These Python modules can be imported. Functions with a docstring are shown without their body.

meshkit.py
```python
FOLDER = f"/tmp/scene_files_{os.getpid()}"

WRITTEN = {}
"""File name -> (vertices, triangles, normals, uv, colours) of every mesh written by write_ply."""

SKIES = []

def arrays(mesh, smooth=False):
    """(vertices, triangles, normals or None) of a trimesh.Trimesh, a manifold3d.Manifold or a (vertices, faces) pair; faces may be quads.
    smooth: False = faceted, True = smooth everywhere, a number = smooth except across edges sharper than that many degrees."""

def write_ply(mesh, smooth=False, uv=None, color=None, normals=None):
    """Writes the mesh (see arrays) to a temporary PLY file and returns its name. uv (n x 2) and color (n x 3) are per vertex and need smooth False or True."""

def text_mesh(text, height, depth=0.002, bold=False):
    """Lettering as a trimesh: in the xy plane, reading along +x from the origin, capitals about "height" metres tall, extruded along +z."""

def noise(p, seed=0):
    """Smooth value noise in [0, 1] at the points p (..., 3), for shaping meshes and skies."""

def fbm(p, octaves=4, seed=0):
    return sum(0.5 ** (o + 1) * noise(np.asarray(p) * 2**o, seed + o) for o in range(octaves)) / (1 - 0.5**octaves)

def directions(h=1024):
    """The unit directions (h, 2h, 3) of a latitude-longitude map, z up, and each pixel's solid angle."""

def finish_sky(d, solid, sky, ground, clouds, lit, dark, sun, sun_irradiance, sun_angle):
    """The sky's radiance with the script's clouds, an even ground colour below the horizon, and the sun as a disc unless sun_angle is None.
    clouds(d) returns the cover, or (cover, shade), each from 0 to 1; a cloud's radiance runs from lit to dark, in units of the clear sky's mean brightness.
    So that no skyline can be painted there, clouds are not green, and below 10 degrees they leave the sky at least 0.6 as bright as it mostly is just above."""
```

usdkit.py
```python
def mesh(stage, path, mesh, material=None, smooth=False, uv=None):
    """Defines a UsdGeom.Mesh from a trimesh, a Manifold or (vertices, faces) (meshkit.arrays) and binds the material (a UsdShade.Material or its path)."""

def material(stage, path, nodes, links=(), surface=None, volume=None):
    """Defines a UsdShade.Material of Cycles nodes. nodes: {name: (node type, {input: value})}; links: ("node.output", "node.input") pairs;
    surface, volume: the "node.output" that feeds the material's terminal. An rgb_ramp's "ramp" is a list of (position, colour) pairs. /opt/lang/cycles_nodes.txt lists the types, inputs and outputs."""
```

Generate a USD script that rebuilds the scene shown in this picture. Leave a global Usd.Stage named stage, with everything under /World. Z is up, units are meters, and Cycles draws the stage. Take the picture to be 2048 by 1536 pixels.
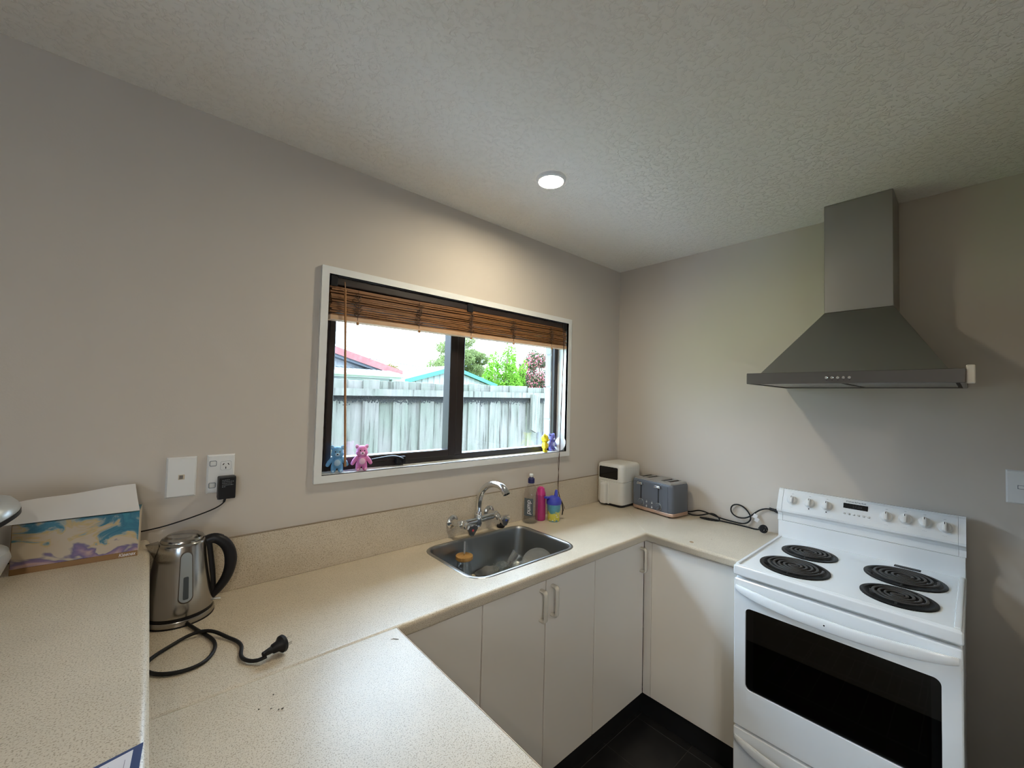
import math, random
import numpy as np, trimesh, manifold3d as m3
from shapely.geometry import Polygon, Point, box as sbox, LineString
from shapely import affinity
from pxr import Usd, UsdGeom, UsdLux, UsdShade, Gf, Sdf
import usdkit, meshkit

stage = Usd.Stage.CreateInMemory()
UsdGeom.SetStageUpAxis(stage, 'Z'); UsdGeom.SetStageMetersPerUnit(stage, 1.0)
UsdGeom.Xform.Define(stage, '/World'); UsdGeom.Scope.Define(stage, '/World/Looks')
PI = math.pi
rng = np.random.default_rng(7); random.seed(7)

# ------------------------------------------------------------------ camera, sky, lamps, exposure
CAM = np.array([-2.3467, -1.5829, 1.5343])
YAW, PITCH, ROLL, FPX = 0.7232, 0.034, 0.0257, 818.35
def set_camera():
    c, s = math.cos(YAW), math.sin(YAW)
    F = np.array([s*math.cos(PITCH), c*math.cos(PITCH), math.sin(PITCH)]); R = np.array([c, -s, 0.0]); U = np.cross(R, F)
    R, U = R*math.cos(ROLL)+U*math.sin(ROLL), -R*math.sin(ROLL)+U*math.cos(ROLL)
    cam = UsdGeom.Camera.Define(stage, '/World/Camera')
    M = Gf.Matrix4d(*R, 0, *U, 0, *(-F), 0, *CAM, 1)
    cam.AddTransformOp().Set(M)
    cam.CreateHorizontalApertureAttr(36.0); cam.CreateVerticalApertureAttr(27.0)
    cam.CreateFocalLengthAttr(36.0*FPX/2048); cam.CreateClippingRangeAttr(Gf.Vec2f(0.02, 500))
    cam.CreateExposureAttr(0.1)
set_camera()

SKY = 8.2          # radiance scale of the overcast sky
def set_sky():
    n = {"t": ("texture_coordinate", {}), "s": ("separate_xyz", {}),
         "g": ("map_range", {"from_min": 0.0, "from_max": 1.0, "to_min": 1.0, "to_max": 3.0, "clamp": True}),
         "z2": ("math", {"math_type": "maximum", "value2": 0.0}),
         "mp": ("mapping", {"scale": (1.6, 1.6, 7.0)}),
         "c": ("noise_texture", {"scale": 2.2, "detail": 5.0, "roughness": 0.55}),
         "r": ("rgb_ramp", {"ramp": [(0.0, (0.40, 0.56, 0.78)), (0.40, (0.44, 0.61, 0.84)), (0.60, (0.62, 0.78, 0.95)), (1.0, (0.74, 0.86, 0.98))]}),
         "gr": ("math", {"math_type": "greater_than", "value2": -0.01}),
         "mul": ("math", {"math_type": "multiply", "value2": SKY}),
         "mul2": ("math", {"math_type": "multiply"}),
         "bg": ("background_shader", {})}
    l = [("t.generated", "s.vector"), ("s.z", "z2.value1"), ("z2.value", "g.value"), ("t.generated", "mp.vector"), ("mp.vector", "c.vector"), ("c.fac", "r.fac"),
         ("g.result", "mul.value1"), ("mul.value", "bg.strength"), ("r.color", "bg.color")]
    n.pop("gr"); n.pop("mul2")
    mt = usdkit.material(stage, '/World/Looks/overcast_sky', n, l, surface="bg.background")
    d = UsdLux.DomeLight.Define(stage, '/World/Sky')
    d.CreateIntensityAttr(1.0)
    UsdShade.MaterialBindingAPI.Apply(d.GetPrim()).Bind(mt)
set_sky()
LAMP = 360.0        # radiance of the kitchen downlight's diffuser
LAMP_C = (1.0, 0.885, 0.66)

# ------------------------------------------------------------------ helpers
used = {}
def uniq(parent, name):
    k = (parent, name); n = used.get(k, 0); used[k] = n+1
    return f'{parent}/{name}' if n == 0 else f'{parent}/{name}_{n:03d}'
LOC = {}
def cd(path, **kw):
    p = stage.GetPrimAtPath(path)
    for k, v in kw.items():
        if v: p.SetCustomDataByKey(k, v)
def TH(name, label, cat, loc=(0, 0, 0), rz=0.0, group=None, kind=None, local=False):
    """a thing: an Xform at its base; meshes of its parts are given in world coordinates unless local"""
    path = uniq('/World', name); x = UsdGeom.Xform.Define(stage, path)
    x.AddTranslateOp().Set(Gf.Vec3d(*map(float, loc)))
    if rz: x.AddRotateZOp().Set(math.degrees(rz))
    LOC[path] = None if local else np.array(loc, float)
    cd(path, label=label, category=cat, group=group, kind=kind); return path
def ST(name, loc=(0, 0, 0), label=None):
    path = uniq('/World', name); x = UsdGeom.Xform.Define(stage, path); x.AddTranslateOp().Set(Gf.Vec3d(*map(float, loc)))
    LOC[path] = np.array(loc, float); cd(path, kind='structure', label=label); return path
def PT(parent, name, mesh, mat, smooth=30, label=None, kind=None):
    path = uniq(parent, name)
    root = '/'.join(parent.split('/')[:3])
    mesh = tm(mesh); off = LOC.get(root)
    if off is not None: mesh = mesh.copy(); mesh.apply_translation(-off)
    usdkit.mesh(stage, path, mesh, M[mat] if isinstance(mat, str) else mat, smooth=smooth)
    cd(path, label=label, kind=kind); return path
def TM(name, mesh, mat, label, cat, smooth=30, group=None, kind=None):
    path = uniq('/World', name); mesh = tm(mesh)
    lo, hi = mesh.bounds; base = np.array([(lo[0]+hi[0])/2, (lo[1]+hi[1])/2, lo[2]]); mesh = mesh.copy(); mesh.apply_translation(-base)
    m = usdkit.mesh(stage, path, mesh, M[mat], smooth=smooth); UsdGeom.Xformable(m).AddTranslateOp().Set(Gf.Vec3d(*map(float, base)))
    LOC[path] = base; cd(path, label=label, category=cat, group=group, kind=kind); return path
def tm(m):
    if isinstance(m, trimesh.Trimesh): return m
    if isinstance(m, (list,)): return trimesh.util.concatenate([tm(x) for x in m])
    if isinstance(m, m3.Manifold):
        q = m.to_mesh(); return trimesh.Trimesh(q.vert_properties[:, :3], q.tri_verts, process=False)
    v, f, _ = meshkit.arrays(m); return trimesh.Trimesh(v, f, process=False)
def mf(t):
    t = tm(t); t = t.copy(); t.merge_vertices()
    return m3.Manifold(m3.Mesh(np.asarray(t.vertices, np.float32), np.asarray(t.faces, np.uint32)))
def bx(lo, hi, c=0.0):
    lo, hi = np.minimum(lo, hi).astype(float), np.maximum(lo, hi).astype(float)
    c = min(c, 0.49*(hi-lo).min())
    if c <= 0:
        t = trimesh.creation.box(hi-lo); t.apply_translation((lo+hi)/2); return t
    pts = []
    for sx in (0, 1):
        for sy in (0, 1):
            for sz in (0, 1):
                p = np.array([(lo, hi)[s][i] for i, s in enumerate((sx, sy, sz))]); d = np.array([1-2*sx, 1-2*sy, 1-2*sz])*c
                for k in range(3):
                    q = p+d; q[k] = p[k]; pts.append(q)
    return trimesh.convex.convex_hull(np.array(pts))
def rbx(lo, hi, r, n=3):
    """box with rounded edges"""
    lo, hi = np.minimum(lo, hi).astype(float), np.maximum(lo, hi).astype(float); r = min(r, 0.499*(hi-lo).min())
    th = np.linspace(0, PI/2, n+1); O = np.array([(math.cos(p)*math.cos(t), math.cos(p)*math.sin(t), math.sin(p)) for p in th[:-1] for t in th]+[(0, 0, 1.0)])*r   # one octant
    P = [O*np.array([(-1, 1)[a], (-1, 1)[b], (-1, 1)[c]])+np.array([(lo+r, hi-r)[a][0], (lo+r, hi-r)[b][1], (lo+r, hi-r)[c][2]]) for a in (0, 1) for b in (0, 1) for c in (0, 1)]
    return trimesh.convex.convex_hull(np.round(np.vstack(P), 7))
def frame_of(t):
    t = t/np.linalg.norm(t); a = np.array([0, 0, 1.0]) if abs(t[2]) < 0.9 else np.array([1.0, 0, 0])
    u = np.cross(a, t); u /= np.linalg.norm(u); return u, np.cross(t, u)
def spline(P, n=60, closed=False):
    from scipy.interpolate import CubicSpline
    P = np.asarray(P, float)
    if closed: P = np.vstack([P, P[:1]])
    d = np.r_[0, np.cumsum(np.maximum(np.linalg.norm(np.diff(P, axis=0), axis=1), 1e-9)**0.7)]
    return CubicSpline(d, P, bc_type='periodic' if closed else 'natural')(np.linspace(0, d[-1], n))
def tube(P, r, n=10, caps=True, prof=None):
    """sweep of a circle (radius r: number or one per point) or of a 2D profile along P with parallel transport"""
    P = np.asarray(P, float); k = len(P)
    T = np.gradient(P, axis=0); T /= np.maximum(np.linalg.norm(T, axis=1, keepdims=True), 1e-12)
    u, w = frame_of(T[0]); r = np.broadcast_to(r, (k,)); rings = []
    if prof is None:
        a = np.arange(n)/n*2*PI; prof = np.c_[np.cos(a), np.sin(a)]
    prof = np.asarray(prof); n = len(prof)
    for i in range(k):
        u = u-T[i]*(u@T[i]); u /= np.linalg.norm(u); w = np.cross(T[i], u)
        rings.append(P[i]+r[i]*(prof[:, :1]*u+prof[:, 1:]*w))
    V = np.vstack(rings); F = []
    for i in range(k-1):
        for j in range(n):
            a, b = i*n+j, i*n+(j+1) % n; F += [[a, b, b+n], [a, b+n, a+n]]
    if caps:
        V = np.vstack([V, P[:1], P[-1:]]); c0, c1 = k*n, k*n+1
        for j in range(n): F += [[c0, (j+1) % n, j], [c1, (k-1)*n+j, (k-1)*n+(j+1) % n]]
    return trimesh.Trimesh(V, F, process=False)
def lathe(prof, n=40, axis='z', at=(0, 0, 0), direction=None):
    """revolve (r, h) points about z, then move/orient"""
    prof = np.asarray(prof, float); a = np.arange(n)/n*2*PI; k = len(prof)
    V = np.vstack([np.c_[r*np.cos(a), r*np.sin(a), np.full(n, h)] for r, h in prof]); F = []
    for i in range(k-1):
        for j in range(n):
            p, q = i*n+j, i*n+(j+1) % n
            if prof[i][0] > 1e-9 or True: F += [[p, q, q+n], [p, q+n, p+n]]
    t = trimesh.Trimesh(V, F, process=False); t.merge_vertices(); t.update_faces(t.nondegenerate_faces())
    if direction is not None:
        t.apply_transform(trimesh.geometry.align_vectors([0, 0, 1], np.array(direction)/np.linalg.norm(direction)))
    t.apply_translation(at); return t
def ext(poly, h, origin=(0, 0, 0), X=(1, 0, 0), Y=(0, 1, 0), Z=None):
    """extrude a shapely polygon by h along Z = X x Y from origin"""
    polys = getattr(poly, 'geoms', [poly])
    t = trimesh.util.concatenate([trimesh.creation.extrude_polygon(g, abs(h), engine='earcut') for g in polys])
    X, Y = np.array(X, float), np.array(Y, float); Zv = np.cross(X, Y) if Z is None else np.array(Z, float)
    t.vertices = np.asarray(origin)+t.vertices[:, :1]*X+t.vertices[:, 1:2]*Y+t.vertices[:, 2:]*Zv*(1 if h > 0 else -1)
    if np.linalg.det(np.c_[X, Y, Zv*(1 if h > 0 else -1)]) < 0: t.invert()
    return t
def rrect(x0, y0, x1, y1, r, q=6): return sbox(min(x0, x1)+r, min(y0, y1)+r, max(x0, x1)-r, max(y0, y1)-r).buffer(r, quad_segs=q)
def text(s, h, origin, X, Y, depth=0.0006, bold=False, shear=0.0, width=None, center=False):
    t = meshkit.text_mesh(s, h, depth, bold)
    if width: t.vertices[:, 0] *= width/(t.bounds[1][0]-t.bounds[0][0])
    if center: t.vertices[:, 0] -= (t.bounds[0][0]+t.bounds[1][0])/2
    t.vertices[:, 0] += shear*t.vertices[:, 1]
    X, Y = np.array(X, float), np.array(Y, float); Z = np.cross(X, Y)
    t.vertices = np.asarray(origin)+t.vertices[:, :1]*X+t.vertices[:, 1:2]*Y+t.vertices[:, 2:]*Z
    return t
def noisy(t, amp, scale, seed=0):
    t = t.copy(); d = np.c_[meshkit.noise(t.vertices*scale, seed), meshkit.noise(t.vertices*scale, seed+5), meshkit.noise(t.vertices*scale, seed+9)]-0.5
    t.vertices = t.vertices+2*amp*d; return t
def ell(c, r, sub=3):
    t = trimesh.creation.icosphere(sub, 1.0); t.vertices = t.vertices*np.array(r)+np.array(c); return t
def moved(t, loc=(0, 0, 0), rz=0, rx=0, ry=0):
    t = tm(t).copy(); R = trimesh.transformations.euler_matrix(rx, ry, rz, 'sxyz'); t.apply_transform(R); t.apply_translation(loc); return t

# ------------------------------------------------------------------ materials
M = {}
def mat(name, color, rough=0.5, metal=0.0, spec=0.5, bump=None, vary=None, **kw):
    """vary: (scale, colour2, lo, hi) noise mix; bump: (scale, strength, distance)"""
    n = {"p": ("principled_bsdf", {"base_color": color, "roughness": rough, "metallic": metal, "specular_ior_level": spec, **kw})}; l = []
    if vary or bump: n["g"] = ("texture_coordinate", {})
    if vary:
        sc, c2, lo, hi = vary[:4]
        n["m"] = ("mapping", {"scale": vary[4] if len(vary) > 4 else (1, 1, 1)}); n["v"] = ("noise_texture", {"scale": sc, "detail": 4.0, "roughness": 0.6})
        n["r"] = ("rgb_ramp", {"ramp": [(lo, color), (hi, c2)]})
        l += [("g.object", "m.vector"), ("m.vector", "v.vector"), ("v.fac", "r.fac"), ("r.color", "p.base_color")]
    if bump:
        sc, st, di = bump[:3]
        n["mb"] = ("mapping", {"scale": bump[3] if len(bump) > 3 else (1, 1, 1)}); n["bn"] = ("noise_texture", {"scale": sc, "detail": 3.0, "roughness": 0.55}); n["b"] = ("bump", {"strength": st, "distance": di})
        l += [("g.object", "mb.vector"), ("mb.vector", "bn.vector"), ("bn.fac", "b.height"), ("b.normal", "p.normal")]
    M[name] = usdkit.material(stage, f'/World/Looks/{name}', n, l, surface="p.BSDF"); return M[name]
mat('wall_paint', (0.58, 0.525, 0.465), 0.75, spec=0.25, bump=(220, 0.08, 0.002))
def ceiling_mat():
    n = {"g": ("texture_coordinate", {}), "a": ("noise_texture", {"scale": 58, "detail": 3.0, "roughness": 0.5, "distortion": 0.6}), "ra": ("rgb_ramp", {"ramp": [(0.50, (0, 0, 0)), (0.62, (1, 1, 1))]}),
         "w": ("noise_texture", {"scale": 260, "detail": 2.0}), "mx": ("mix", {"mix_type": "add", "fac": 0.18}), "b": ("bump", {"strength": 0.55, "distance": 0.004}),
         "p": ("principled_bsdf", {"base_color": (0.83, 0.805, 0.755), "roughness": 0.7, "specular_ior_level": 0.25})}
    l = [("g.object", "a.vector"), ("a.fac", "ra.fac"), ("g.object", "w.vector"), ("ra.color", "mx.color1"), ("w.fac", "mx.color2"), ("mx.color", "b.height"), ("b.normal", "p.normal")]
    M['ceiling_paint'] = usdkit.material(stage, '/World/Looks/ceiling_paint', n, l, surface="p.BSDF")
ceiling_mat()
def speckle(name, base, dark, light, rough, scale=330, cut=(0.60, 0.68)):
    n = {"g": ("texture_coordinate", {}), "mp": ("mapping", {"scale": (1, 1, 1)}),
         "v": ("noise_texture", {"scale": scale, "detail": 2.5, "roughness": 0.6}), "r": ("rgb_ramp", {"ramp": [(0.30, light), (0.42, base), (cut[0], base), (cut[1], dark)]}),
         "v2": ("noise_texture", {"scale": 7, "detail": 3.0}), "r2": ("rgb_ramp", {"ramp": [(0.3, (0.93, 0.92, 0.90)), (0.7, (1.04, 1.03, 1.02))]}),
         "mx": ("mix", {"mix_type": "multiply", "fac": 1.0}), "b": ("bump", {"strength": 0.03, "distance": 0.001}),
         "p": ("principled_bsdf", {"roughness": rough, "specular_ior_level": 0.5})}
    l = [("g.object", "mp.vector"), ("mp.vector", "v.vector"), ("v.fac", "r.fac"), ("g.object", "v2.vector"), ("v2.fac", "r2.fac"), ("r.color", "mx.color1"), ("r2.color", "mx.color2"),
         ("mx.color", "p.base_color"), ("v.fac", "b.height"), ("b.normal", "p.normal")]
    M[name] = usdkit.material(stage, f'/World/Looks/{name}', n, l, surface="p.BSDF")
speckle('laminate', (0.61, 0.535, 0.425), (0.36, 0.295, 0.21), (0.67, 0.60, 0.49), 0.33, 400, (0.54, 0.62))
mat('laminate_edge', (0.70, 0.62, 0.50), 0.4)
mat('seam_dark', (0.07, 0.055, 0.045), 0.6)
mat('white_paint', (0.74, 0.745, 0.73), 0.4)
mat('cabinet_white', (0.78, 0.73, 0.66), 0.45, bump=(400, 0.05, 0.001))
mat('cabinet_inside', (0.16, 0.15, 0.14), 0.6)  # carcass tone darkened so the door gaps show as shadow
mat('cream_plastic', (0.66, 0.62, 0.54), 0.35)
mat('kick_black', (0.007, 0.007, 0.008), 0.55)
mat('tile_black', (0.010, 0.010, 0.011), 0.45, vary=(9, (0.022, 0.021, 0.020), 0.4, 0.7), bump=(22, 0.25, 0.004))
mat('grout', (0.05, 0.048, 0.045), 0.8)
mat('floor_plain', (0.10, 0.09, 0.08), 0.7)
mat('bronze_frame', (0.018, 0.012, 0.011), 0.38)
mat('black_plastic', (0.008, 0.008, 0.010), 0.42, spec=0.3)
mat('black_rubber', (0.007, 0.007, 0.008), 0.5, spec=0.3)
mat('white_plastic', (0.74, 0.75, 0.75), 0.3)
mat('white_enamel', (0.78, 0.80, 0.81), 0.16)
mat('grey_print', (0.22, 0.25, 0.27), 0.6)
mat('black_enamel', (0.004, 0.004, 0.004), 0.35, spec=0.15)
mat('coil_black', (0.030, 0.027, 0.025), 0.5)
mat('oven_dark', (0.012, 0.012, 0.012), 0.5)
mat('rack_steel', (0.35, 0.35, 0.34), 0.35, 1.0)
mat('display_black', (0.004, 0.004, 0.005), 0.1)
mat('display_dim', (0.05, 0.05, 0.05), 0.5)
mat('steel', (0.37, 0.36, 0.345), 0.36, 1.0, bump=(60, 0.06, 0.001, (1, 1, 30)))
mat('steel_brushed_dark', (0.30, 0.295, 0.28), 0.42, 1.0, bump=(70, 0.05, 0.001, (20, 1, 1)))
mat('steel_band', (0.27, 0.26, 0.25), 0.30, 1.0, bump=(80, 0.06, 0.001, (1, 1, 25)))
mat('sink_steel', (0.40, 0.40, 0.395), 0.30, 1.0, bump=(30, 0.03, 0.001))
mat('chrome', (0.72, 0.73, 0.74), 0.07, 1.0)
mat('kettle_steel', (0.40, 0.385, 0.365), 0.17, 1.0, bump=(9, 0.05, 0.003, (1, 1, 0.4)))
mat('silver_plastic', (0.58, 0.61, 0.62), 0.3, 0.6)
mat('gauge_plastic', (0.30, 0.34, 0.37), 0.22)
mat('gauge_dark', (0.05, 0.065, 0.08), 0.25)
mat('toaster_grey', (0.105, 0.115, 0.135), 0.42)
mat('toaster_top', (0.42, 0.40, 0.37), 0.4, 0.8)
mat('copper', (0.62, 0.42, 0.32), 0.32, 0.7)
mat('fryer_white', (0.66, 0.645, 0.60), 0.42)
mat('paper_white', (0.72, 0.71, 0.715), 0.7)
mat('paper_lilac', (0.70, 0.69, 0.74), 0.65)
mat('pad_blue', (0.035, 0.06, 0.16), 0.45)
mat('line_grey', (0.32, 0.31, 0.36), 0.7)
mat('bamboo', (0.52, 0.30, 0.10), 0.45, vary=(30, (0.40, 0.21, 0.06), 0.4, 0.65, (1, 12, 1)))
mat('blind_wood', (0.26, 0.115, 0.038), 0.45, vary=(14, (0.12, 0.048, 0.015), 0.35, 0.7, (1, 20, 20)))
mat('blind_rail', (0.60, 0.40, 0.25), 0.5, vary=(14, (0.48, 0.29, 0.17), 0.35, 0.7, (1, 20, 20)))
mat('wand_wood', (0.36, 0.17, 0.06), 0.4)
mat('headrail_brown', (0.022, 0.014, 0.013), 0.4)
mat('cord_brown', (0.07, 0.035, 0.022), 0.7)
mat('bear_blue', (0.13, 0.33, 0.56), 0.6); mat('bear_pink', (0.72, 0.22, 0.48), 0.6); mat('bear_yellow', (0.78, 0.62, 0.02), 0.6); mat('bear_purple', (0.15, 0.15, 0.52), 0.6)
mat('bear_blue_pale', (0.36, 0.52, 0.68), 0.6); mat('bear_pink_pale', (0.80, 0.50, 0.65), 0.6); mat('bear_yellow_pale', (0.85, 0.75, 0.30), 0.6); mat('bear_purple_pale', (0.45, 0.48, 0.75), 0.6)
mat('eye_black', (0.02, 0.015, 0.02), 0.25)
mat('red_dot', (0.5, 0.02, 0.03), 0.4); mat('blue_dot', (0.03, 0.06, 0.4), 0.4)
mat('cap_navy', (0.015, 0.018, 0.10), 0.4)
mat('lid_blue', (0.05, 0.065, 0.48), 0.35)
mat('pink_plastic', (0.55, 0.03, 0.20), 0.35)
mat('pink_clear', (0.50, 0.035, 0.20), 0.22, transmission_weight=0.25)
def cup_mat():
    n = {"g": ("texture_coordinate", {}), "s": ("separate_xyz", {}), "n": ("noise_texture", {"scale": 60.0, "detail": 1.0}), "mr": ("map_range", {"from_min": 0.0, "from_max": 0.1, "to_min": 0.0, "to_max": 1.0}),
         "ad": ("math", {"math_type": "multiply_add", "value2": 0.35, "value3": -0.17}), "a2": ("math", {"math_type": "add"}),
         "r": ("rgb_ramp", {"ramp": [(0.0, (0.10, 0.28, 0.36)), (0.10, (0.60, 0.55, 0.06)), (0.46, (0.60, 0.56, 0.10)), (0.52, (0.10, 0.30, 0.34)), (0.75, (0.09, 0.33, 0.46)), (1.0, (0.16, 0.42, 0.55))]}),
         "v": ("voronoi_texture", {"scale": 95.0}), "r2": ("rgb_ramp", {"ramp": [(0.22, (0.75, 0.76, 0.72)), (0.30, (0.0, 0.0, 0.0))]}), "lt": ("math", {"math_type": "less_than", "value2": 0.42}), "l2": ("math", {"math_type": "less_than", "value2": 0.28}), "mu": ("math", {"math_type": "multiply"}),
         "mx": ("mix", {"color2": (0.74, 0.75, 0.70)}), "p": ("principled_bsdf", {"roughness": 0.3})}
    l = [("g.object", "s.vector"), ("s.z", "mr.value"), ("g.object", "n.vector"), ("n.fac", "ad.value1"), ("mr.result", "a2.value1"), ("ad.value", "a2.value2"), ("a2.value", "r.fac"),
         ("g.object", "v.vector"), ("v.distance", "l2.value1"), ("a2.value", "lt.value1"), ("lt.value", "mu.value1"), ("l2.value", "mu.value2"), ("mu.value", "mx.fac"), ("r.color", "mx.color1"), ("mx.color", "p.base_color")]
    n.pop("r2")
    M['cup_print'] = usdkit.material(stage, '/World/Looks/cup_print', n, l, surface="p.BSDF")
cup_mat()
def glass(name, tint=(1, 1, 1), refl=0.02, gl=(1, 1, 1), rough=0.0, fres=1.5):
    r0 = ((fres-1)/(fres+1))**2      # thin sheet: Schlick on the viewing angle
    n = {"t": ("transparent_bsdf", {"color": tint}), "g": ("glossy_bsdf", {"color": gl, "roughness": rough}), "f": ("layer_weight", {"blend": 0.5}), "pw": ("math", {"math_type": "power", "value2": 5.0}), "ma": ("math", {"math_type": "multiply_add", "value2": 1-r0, "value3": r0}), "m": ("mix_closure", {})}
    M[name] = usdkit.material(stage, f'/World/Looks/{name}', n, [("f.facing", "pw.value1"), ("pw.value", "ma.value1"), ("ma.value", "m.fac"), ("t.BSDF", "m.closure1"), ("g.BSDF", "m.closure2")], surface="m.closure")
glass('pane', (0.97, 0.985, 0.98)); glass('oven_glass', (0.24, 0.245, 0.25)); glass('clear_glass', (0.93, 0.94, 0.94), fres=1.6); glass('bottle_clear', (0.90, 0.91, 0.91), fres=1.6)
def frosted(name, col, f, rough=0.25):
    M[name] = usdkit.material(stage, f'/World/Looks/{name}', {"t": ("transparent_bsdf", {"color": (0.96, 0.97, 0.97)}), "p": ("principled_bsdf", {"base_color": col, "roughness": rough}), "m": ("mix_closure", {"fac": f})}, [("t.BSDF", "m.closure1"), ("p.BSDF", "m.closure2")], surface="m.closure")
glass('tub_plastic', (0.93, 0.94, 0.93), rough=0.06, fres=2.0); frosted('lid_plastic', (0.62, 0.63, 0.62), 0.20); frosted('straw_plastic', (0.60, 0.63, 0.64), 0.5); frosted('label_film', (0.10, 0.13, 0.15), 0.62, 0.3); glass('bag_film', (0.90, 0.94, 0.95), rough=0.03, fres=2.5)
LAMP2 = 800.0  # radiance of the added out-of-view fill downlights
M['lamp_glow_living'] = usdkit.material(stage, '/World/Looks/lamp_glow_living', {"e": ("emission", {"color": (1.0, 0.88, 0.72), "strength": LAMP2})}, [], surface="e.emission")
M['lamp_glow'] = usdkit.material(stage, '/World/Looks/lamp_glow', {"e": ("emission", {"color": LAMP_C, "strength": LAMP})}, [], surface="e.emission")
def tissue_mat():
    # printed abstract marbling: warm cream, teal, violet and ochre
    n = {"g": ("texture_coordinate", {}), "m": ("mapping", {"scale": (11, 11, 16), "rotation": (0, 0.5, 0)}), "n1": ("noise_texture", {"scale": 1.1, "detail": 4.0, "roughness": 0.55, "distortion": 1.6}),
         "n2": ("noise_texture", {"scale": 0.8, "detail": 3.0, "distortion": 1.0}), "s": ("separate_xyz", {}), "dx": ("map_range", {"from_min": -0.105, "from_max": 0.105, "to_min": -0.5, "to_max": 0.5}), "dz": ("map_range", {"from_min": 0.0, "from_max": 0.1, "to_min": -0.5, "to_max": 0.5}),
         "a1": ("math", {"math_type": "multiply_add", "value2": 0.16}), "a2": ("math", {"math_type": "multiply_add", "value2": 0.36}), "b1": ("math", {"math_type": "multiply_add", "value2": -0.16}), "b2": ("math", {"math_type": "multiply_add", "value2": -0.46}),
         "r1": ("rgb_ramp", {"ramp": [(0.0, (0.55, 0.46, 0.34)), (0.53, (0.52, 0.43, 0.32)), (0.585, (0.52, 0.38, 0.17)), (0.61, (0.33, 0.36, 0.33)), (0.66, (0.05, 0.19, 0.26)), (0.75, (0.02, 0.14, 0.22)), (1.0, (0.05, 0.30, 0.36))]}),
         "r2": ("rgb_ramp", {"ramp": [(0.0, (0, 0, 0)), (0.53, (0, 0, 0)), (0.57, (1, 1, 1)), (1, (1, 1, 1))]}), "r3": ("rgb_ramp", {"ramp": [(0.54, (0.10, 0.10, 0.22)), (0.60, (0.22, 0.15, 0.27)), (0.68, (0.48, 0.33, 0.30)), (0.80, (0.30, 0.20, 0.27)), (1.0, (0.08, 0.09, 0.22))]}),
         "mx": ("mix", {}), "p": ("principled_bsdf", {"roughness": 0.5})}
    l = [("g.object", "m.vector"), ("m.vector", "n1.vector"), ("m.vector", "n2.vector"), ("g.object", "s.vector"), ("s.x", "dx.value"), ("s.z", "dz.value"),
         ("dx.result", "a1.value1"), ("n1.fac", "a1.value3"), ("dz.result", "a2.value1"), ("a1.value", "a2.value3"), ("a2.value", "r1.fac"),
         ("dx.result", "b1.value1"), ("n2.fac", "b1.value3"), ("dz.result", "b2.value1"), ("b1.value", "b2.value3"), ("b2.value", "r2.fac"), ("b2.value", "r3.fac"),
         ("r2.color", "mx.fac"), ("r1.color", "mx.color1"), ("r3.color", "mx.color2"), ("mx.color", "p.base_color")]
    M['tissue_print'] = usdkit.material(stage, '/World/Looks/tissue_print', n, l, surface="p.BSDF")
tissue_mat()
mat('cloth_grey', (0.20, 0.20, 0.20), 0.85); mat('card_cream', (0.56, 0.48, 0.36), 0.6); mat('capping_olive', (0.24, 0.19, 0.13), 0.6); mat('card_brown', (0.28, 0.15, 0.055), 0.55)
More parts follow.
